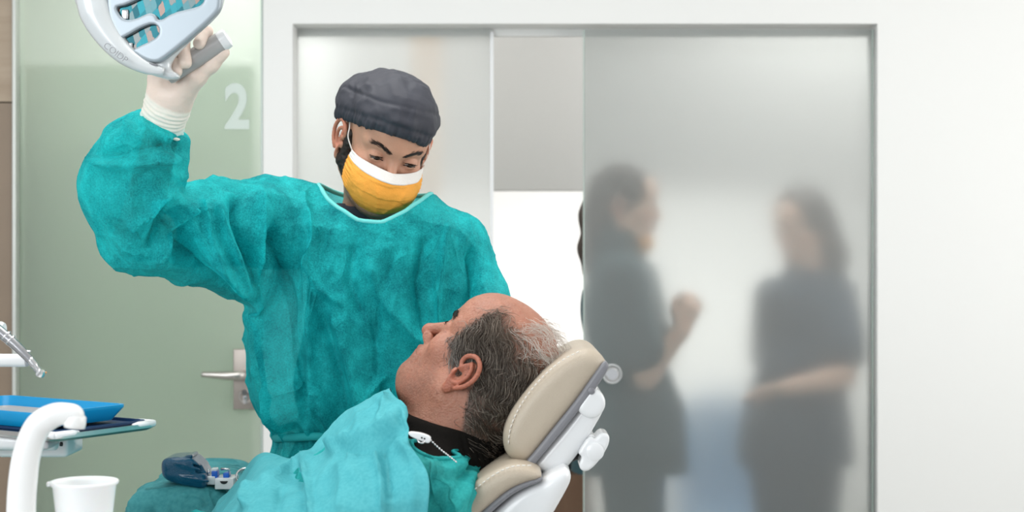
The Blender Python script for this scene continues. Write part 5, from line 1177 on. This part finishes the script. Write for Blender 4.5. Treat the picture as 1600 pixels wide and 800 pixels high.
# ------------------------------------------------------------------ bracket tray on its arm
M['bluetray'] = mat('blue_tray', (.004, .30, .62), .32, var=.04, nscale=10)
M['bluetray_d'] = mat('dark_blue_mat', (.006, .035, .11), .5)
def build_tray():
    D0 = 2.0; z = Z_(680, 1.9) if 0 else CAMZ-.227*2.0/1.9; C0 = np.array([PX(86, 680, D0)[0], D0, z]); e1 = np.array([.54, .842, 0]); e2 = np.array([-.842, .54, 0])
    def rect(w0, w1, l0, l1, r=.012, n=5):
        P = []
        for cx, cy, a0 in ((w1-r, l1-r, 0), (w0+r, l1-r, 90), (w0+r, l0+r, 180), (w1-r, l0+r, 270)):
            for k in range(n+1): a = math.radians(a0+90*k/n); P.append((cx+r*math.cos(a), cy+r*math.sin(a)))
        return np.array(P)
    def pan(name, w0, w1, l0, l1, h0, h1, flare, th, mt, parent, r=.014):
        rs = [(rect(w0+flare, w1-flare, l0+flare, l1-flare, r), h0), (rect(w0, w1, l0, l1, r), h1), (rect(w0-.004, w1+.004, l0-.004, l1+.004, r), h1), (rect(w0-.004, w1+.004, l0-.004, l1+.004, r), h1-th),
              (rect(w0+flare-.002, w1-flare+.002, l0+flare-.002, l1-flare+.002, r), h0-th)]
        V = np.vstack([C0+P[:, :1]*e1+P[:, 1:]*e2+[0, 0, h] for P, h in rs]); n = len(rs[0][0]); F = [tuple(range(n))]
        for i in range(4): F += [(i*n+k, (i+1)*n+k, (i+1)*n+(k+1) % n, i*n+(k+1) % n) for k in range(n)]
        F.append(tuple(4*n+k for k in range(n))[::-1]); return mesh_obj(name, V, F, mt, parent, smooth=True, sharp=35)
    Wd, Ld = .178, .30
    h = empty('tray_holder', C0+e1*Wd/2+e2*Ld/2-[0, 0, .03]); tag(h, 'steel tray holder with white corner brackets under the blue tray', 'tray holder')
    pan('holder_frame', 0, Wd, 0, Ld, -.004, .0, .004, .006, M['steel'], h)
    pan('mat', .012, Wd-.008, .010, Ld-.01, .0, .004, .001, .003, M['bluetray_d'], h)
    for a, b in ((0, 0), (Wd, 0), (0, Ld), (Wd, Ld)):
        for ax_, oth, sa in ((e1, e2, -1 if a else 1), (e2, e1, -1 if b else 1)):
            c = C0+e1*a+e2*b; p = c; q_ = c+ax_*sa*.040; V, F_ = tube([p, p+(q_-p)*.75, q_], [.0048, .0048, .003], 8); V[:, 2] = C0[2]-.001+(V[:, 2]-C0[2])*1.05; mesh_obj('corner_bracket', V, F_, M['plastic'], h)
    am = C0+e1*Wd*.5+e2*Ld*.45
    mesh_obj('bracket', *boxv(am-[.05, .04, .045], am+[.05, .04, -.008], .006), M['plastic'], h)
    mesh_obj('arm', *tube([PX(86, 690, 2.06), PX(0, 690, 2.08), PX(-160, 695, 2.12), (-1.0, 2.06, 1.155)], .012, 14), M['plastic'], h)
    mesh_obj('arm_joint', *boxv(PX(58, 703, 2.02), PX(93, 682, 2.07), .004), M['greyp'], h); mesh_obj('arm_screw', *lathe([(0, 0), (.003, 0), (.003, .003)], PX(94, 694, 2.04), (1, 0, 0), 12), M['dark'], h)
    t = pan('instrument_tray', .004, .155, .035, Ld-.012, .0085, .0265, .010, .004, M['bluetray'], None, .016); tag(t, 'bright blue plastic instrument tray lying in the steel holder at the left edge', 'tray')
    liner = pan('tray_liner', .022, .137, .055, Ld-.03, .011, .0135, .002, .001, M['greyp'], None, .01); tag(liner, 'grey liner sheet lying inside the bright blue instrument tray', 'liner')
M['greyp'] = mat('grey_plastic', (.42, .42, .43), .4)
build_tray()

# ------------------------------------------------------------------ cuspidor with water spout, and the rinsing cup
CZ = CAMZ-.352/1*1.0 if 0 else Z_(752, 1.75)
def build_cuspidor():
    ct = CZ-.085
    root = empty('cuspidor', (-.53, 1.76, 0)); tag(root, 'white cuspidor unit with a curved water spout in the left foreground', 'cuspidor')
    P = chaikin([(-.70, .06), (-.40, .06), (-.40, ct-.02), (-.41, ct), (-.69, ct), (-.70, ct-.02)], 1)
    pr = extr(P, 1.60, 1.92, .03); F = Field(pr[1]-.01, pr[2]+.01, .009); F.add(pr, .001); V, Q = F.mesh(1); mesh_obj('unit_body', V, Q, M['plastic'], root)
    mesh_obj('foot', *boxv((-.68, 1.62, 0), (-.42, 1.9, .07), .01), M['greyp'], root)
    D = 1.70; L = spline([PX(34, 860, D)]+[PX(x, y, D) for x, y in [(33, 810), (35, 760), (42, 710), (58, 668), (82, 650), (104, 646), (116, 648), (117, 660)]], 10)
    P0 = PX(34, 860, D); L = np.vstack([[P0[0], P0[1], ct-.005], L])
    s = np.linspace(0, 1, len(L)); R = np.interp(s, [0, .3, .6, .8, .93, 1], [.0165, .016, .0145, .0115, .0105, .0095])
    mesh_obj('water_spout', *tube(L, R, 28, up=(0, 1, 0)), M['spout'], root)
    mesh_obj('spout_base', *lathe([(.024, -.004), (.024, .004), (.018, .010)], (P0[0], D, ct), (0, 0, 1), 32), M['plastic'], root)
    mesh_obj('nozzle', *lathe([(.0100, .004), (.0118, .002), (.0122, -.006), (.0118, -.0105), (.007, -.0105), (.006, -.004), (0, -.004)], PX(118, 654, D), (.12, 0, 1), 28), M['spout'], root)
    bw = lathe([(.02, .004), (.07, .008), (.095, .022), (.10, .026), (.104, .024), (.10, .016), (.08, .001)], (-.60, 1.82, ct), (0, 0, 1), 48); 
    c = empty('rinsing_cup', PX(132, 752, 1.75)*[1, 1, 0]+[0, 0, ct]); tag(c, 'white disposable plastic cup standing right of the curved white spout', 'cup')
    o = np.array([PX(132, 752, 1.75)[0], 1.75, ct+.0005])
    mesh_obj('cup_wall', *lathe([(0, .0), (.026, .0), (.0275, .003), (.0358, .079), (.0385, .0815), (.0392, .0835), (.0385, .0852), (.0365, .085), (.0352, .080), (.0265, .004), (0, .0025)], o, (0, 0, 1), 64), M['cup'], c)
    t = o+np.array([-.0385, -.004, .083]); mesh_obj('pull_tab', *boxv(t-[.0035, .004, .0035], t+[.002, .004, .0015], .001), M['cup'], c)
M['cup'] = mat('cup_plastic', (.87, .88, .88), .35, var=.01, sss=.15)
M['spout'] = mat('spout_plastic', (.86, .86, .85), .25, var=.01, coat=.3)
build_cuspidor()

# ------------------------------------------------------------------ instrument unit at the left edge with its handpiece
def build_unit():
    r = empty('instrument_unit', (-1.2, 1.72, 0)); tag(r, 'white instrument unit reaching in from the left edge with a holder bar', 'dental unit')
    mesh_obj('console', *boxv((-1.3, 1.66, 1.16), (-.92, 2.14, 1.24), .02), M['plastic'], r); mesh_obj('column', *boxv((-1.28, 1.67, .08), (-1.14, 1.80, 1.17), .02), M['plastic'], r); mesh_obj('foot', *boxv((-1.35, 1.6, 0), (-1.05, 1.88, .09), .02), M['plastic'], r)
    D = 2.02
    mesh_obj('holder_bar', *lathe([(0, -.001), (.0082, -.001), (.0088, 0), (.0088, .27), (0, .27)], PX(40, 563, D), (-1, 0, .0), 24), M['plastic'], r, sharp=40)
    mesh_obj('holder_bar_end', *lathe([(0, -.002), (.0075, -.002), (.0075, .0)], PX(41, 564, D), (-1, 0, 0), 24), M['greyp'], r)
    mesh_obj('holder_bar', *lathe([(0, 0), (.010, 0), (.012, .004), (.012, .245), (0, .245)], PX(7, 516, D+.02), (-1, 0, .0), 24), M['plastic'], r, sharp=40)
    mesh_obj('riser', *boxv((PX(-275, 0, D)[0], D-.02, 1.20), (PX(-245, 0, D)[0], D+.03, PX(0, 498, D)[2]), .006), M['plastic'], r)
    h = empty('handpiece', PX(30, 550, 1.98)); tag(h, 'silver dental handpiece with a small angled head pointing down at the left edge', 'handpiece')
    q = lambda x, y: PX(x, y, 1.985)
    L = spline([q(-60, 470), q(-20, 503), q(10, 527), q(34, 549), q(50, 566)], 8); mesh_obj('handle', *tube(L, np.interp(np.arange(len(L)), [0, 8, 16, 24, len(L)-1], [.0085, .0085, .0070, .0062, .0050]), 24), M['steelh'], h)
    L = spline([q(46, 561), q(56, 574), q(61, 580)], 5); mesh_obj('neck', *tube(L, [.0052]*5+[.0042]*5+[.004]*(len(L)-10), 20), M['chrome'], h)
    mesh_obj('turbine_head', *lathe([(0, -.004), (.005, -.004), (.0058, -.002), (.0058, .0045), (.0045, .006), (0, .006)], q(63, 584), (.35, 0, 1), 24), M['chrome'], h, sharp=40)
    mesh_obj('bur', *tube([q(64, 583), q(73, 582)], .0012, 8), M['copper'], h)
    for a in (9, 16): mesh_obj('grip_ring', *lathe([(.0078, 0), (.0084, .001), (.0078, .002)], q(a, 524+(a-9)*.95), (.72, 0, -.69), 24), M['chrome'], h)
    mesh_obj('water_line', *tube(spline([q(-30, 518), q(0, 528), (q(22, 541)), q(40, 548), q(48, 549)], 6), .0014, 8), M['chrome'], h)
    mesh_obj('hose', *tube(spline([q(-60, 470), (-1.0, 2.0, 1.40), (-1.05, 2.0, 1.25)], 8), .006, 12), M['greyp'], h)
M['steelh'] = mat('handpiece_steel', (.50, .50, .52), .22, 1., var=.03); M['copper'] = mat('copper_bur', (.75, .35, .15), .3, .8)
build_unit()

# ------------------------------------------------------------------ draped cart with the blue protector and small parts
def build_cart():
    zt_ = Z_(762, 2.62); xa, xb = W_(186, 2.62), W_(380, 2.62)
    r = empty('instrument_cart', ((xa+xb)/2, 2.72, 0)); tag(r, 'instrument cart under the teal drape beside the gowned dentist', 'cart')
    mesh_obj('top_shelf', *boxv((xa+.05, 2.6, zt_-.085), (xb-.045, 2.91, zt_-.055), .008), M['steel'], r)
    for x in (xa+.08, xb-.07):
        for y in (2.65, 2.86): mesh_obj('leg', *tube([(x, y, 0), (x, y, zt_-.04)], .012, 10), M['steel'], r)
    P = chaikin([(xa, zt_-.32), (xa+.005, zt_-.10), (xa+.03, zt_-.02), (xa+.07, zt_+.012), (xa+.14, zt_+.012), (xb-.04, zt_+.004), (xb, zt_-.03), (xb+.01, zt_-.32)], 2)
    pr = extr(P, 2.55, 2.96, .045); F = Field(pr[1]-.02, pr[2]+.02, .005); F.add(pr, .001); F.sub(extr([(xa+.006, zt_-.6), (xa+.03, zt_-.1), (xb-.03, zt_-.1), (xb-.006, zt_-.6)], 2.58, 2.93, .01), .01)
    V, Q = F.mesh(3); N = vnormals(V, Q); l = lambda pts, w, a: ([tuple(PX(x, y, 2.56)[[0, 2]]) for x, y in pts], w, a)
    L = [l([(235, 752), (215, 775), (205, 810)], .012, .012), l([(262, 750), (250, 775), (243, 810)], .010, -.010), l([(300, 765), (270, 780), (262, 810)], .008, .009), l([(330, 770), (318, 790), (300, 815)], .008, -.008)]
    V = V+N*((folds(V[:, [0, 2]], L)+(ridged(V*[14, 14, 8], 3)-.62)*.018+creases(V@np.array(Matrix.Rotation(.5, 3, 'Y'))*[13, 9, 7], 3)*.010)*np.clip((zt_+.0-V[:, 2])/.03+.25, 0, 1))[:, None]
    d = mesh_obj('cart_drape', V, Q, M['drape']); tag(d, 'dull teal cloth draped over the instrument cart left of the dentist', 'drape')
    # translucent dark blue protective cover
    D = 2.60; zb = PX(300, 755, D)[2]
    b = empty('protective_cover', PX(292, 755, D)); tag(b, 'dark blue translucent plastic cover lying on the teal drape', 'cover')
    q = chaikin(prof([(256, 725), (258, 716), (268, 712), (290, 711), (302, 712), (310, 718), (318, 726), (321, 733), (326, 740), (327, 756), (322, 761), (300, 758), (275, 752), (258, 744)], D), 2)
    pr = extr(q, D-.03, D+.05, .012); F = Field(pr[1]-.008, pr[2]+.008, .0018); F.add(pr, .001)
    F.sub(extr(prof([(306, 722), (322, 729), (330, 738), (312, 736)], D), D-.05, D-.012, .002), .004); F.add(cap(PX(262, 741, D-.026), PX(325, 752, D-.030), .0022), .004); F.add(cap(PX(275, 722, D-.027), PX(312, 734, D-.028), .002), .004)
    V, Q = F.mesh(1); mesh_obj('shell', V, Q, M['bluecover'], b)
    F = Field(PX(300, 715, D)-.05, PX(300, 715, D)+.05, .0015); F.add(extr(chaikin(prof([(288, 713), (296, 709), (305, 708), (304, 714), (300, 716)], D), 1), D-.02, D+.03, .002), .001); V, Q = F.mesh(1); mesh_obj('tab', V, Q, M['bluecover'], b)
    w = empty('instrument_block', PX(350, 757, D)); tag(w, 'small white block with blue plugs and a dark notch on the teal drape', 'instrument block')
    x_ = lambda a: PX(a, 0, D)[0]; z_ = lambda a: PX(0, a, D)[2]
    mesh_obj('block', *boxv((x_(339), D-.02, z_(762)), (x_(368), D+.03, z_(745)), .0015), M['plastic'], w, sharp=40); mesh_obj('side_block', *boxv((x_(325), D-.012, z_(756)), (x_(338), D+.03, z_(743)), .0015), M['plastic'], w, sharp=40)
    V, F_ = tube([PX(353, 751, D-.0205), PX(353, 751, D-.018)], .0001, 3); 
    nt = prof([(346.5, 749), (360, 749), (357, 753), (353, 754), (349.5, 753)], D); F = Field(np.array([nt[:, 0].min()-.004, D-.026, nt[:, 1].min()-.004]), np.array([nt[:, 0].max()+.004, D-.014, nt[:, 1].max()+.004]), .0006); F.add(extr(nt, D-.0212, D-.018, .0002), .0002); V, Q = F.mesh(0); mesh_obj('notch', V, Q, M['dark'], w)
    for a, bq, t_ in ((332, 341, 735), (350, 359, 738)): mesh_obj('blue_plug', *boxv((x_(a), D-.01, z_(746)), (x_(bq), D+.012, z_(t_)), .0015), M['plugblue'], w, sharp=40)
    mesh_obj('plug_cap', *boxv((x_(331), D-.008, z_(736)), (x_(340), D+.01, z_(731)), .0015), M['plastic'], w); mesh_obj('metal_bar', *tube([PX(345, 733, D), PX(358, 733, D), PX(358, 741, D)], .0022, 10), M['chrome'], w)
    mesh_obj('metal_bar', *tube([PX(326, 733, D), PX(326, 744, D)], .002, 10), M['chrome'], w)
    rg = PX(383, 744, 2.61); a = np.linspace(0, 2*math.pi, 40, endpoint=False); P = np.stack([rg[0]+.015*np.cos(a), rg[1]+.02*np.sin(a)*.3, rg[2]+.0125*np.sin(a)], 1); V, F_ = closed_tube(P, .0022, 10)
    o = mesh_obj('metal_ring', V, F_, M['chrome']); tag(o, 'small steel ring resting on the teal drape beside the white block', 'ring')
m, t, b = new_mat('blue_translucent'); b.inputs['Base Color'].default_value = (.004, .11, .22, 1); b.inputs['Roughness'].default_value = .12; b.inputs['Transmission Weight'].default_value = .35; b.inputs['IOR'].default_value = 1.3; b.inputs['Coat Weight'].default_value = .5; M['bluecover'] = m
nz = t.nodes.new('ShaderNodeTexNoise'); nz.inputs['Scale'].default_value = 40; bp = t.nodes.new('ShaderNodeBump'); bp.inputs['Strength'].default_value = .4; bp.inputs['Distance'].default_value = .004; t.links.new(nz.outputs['Fac'], bp.inputs['Height']); t.links.new(bp.outputs[0], b.inputs['Normal'])
M['plugblue'] = mat('plug_blue', (.01, .13, .60), .35)
build_cart()
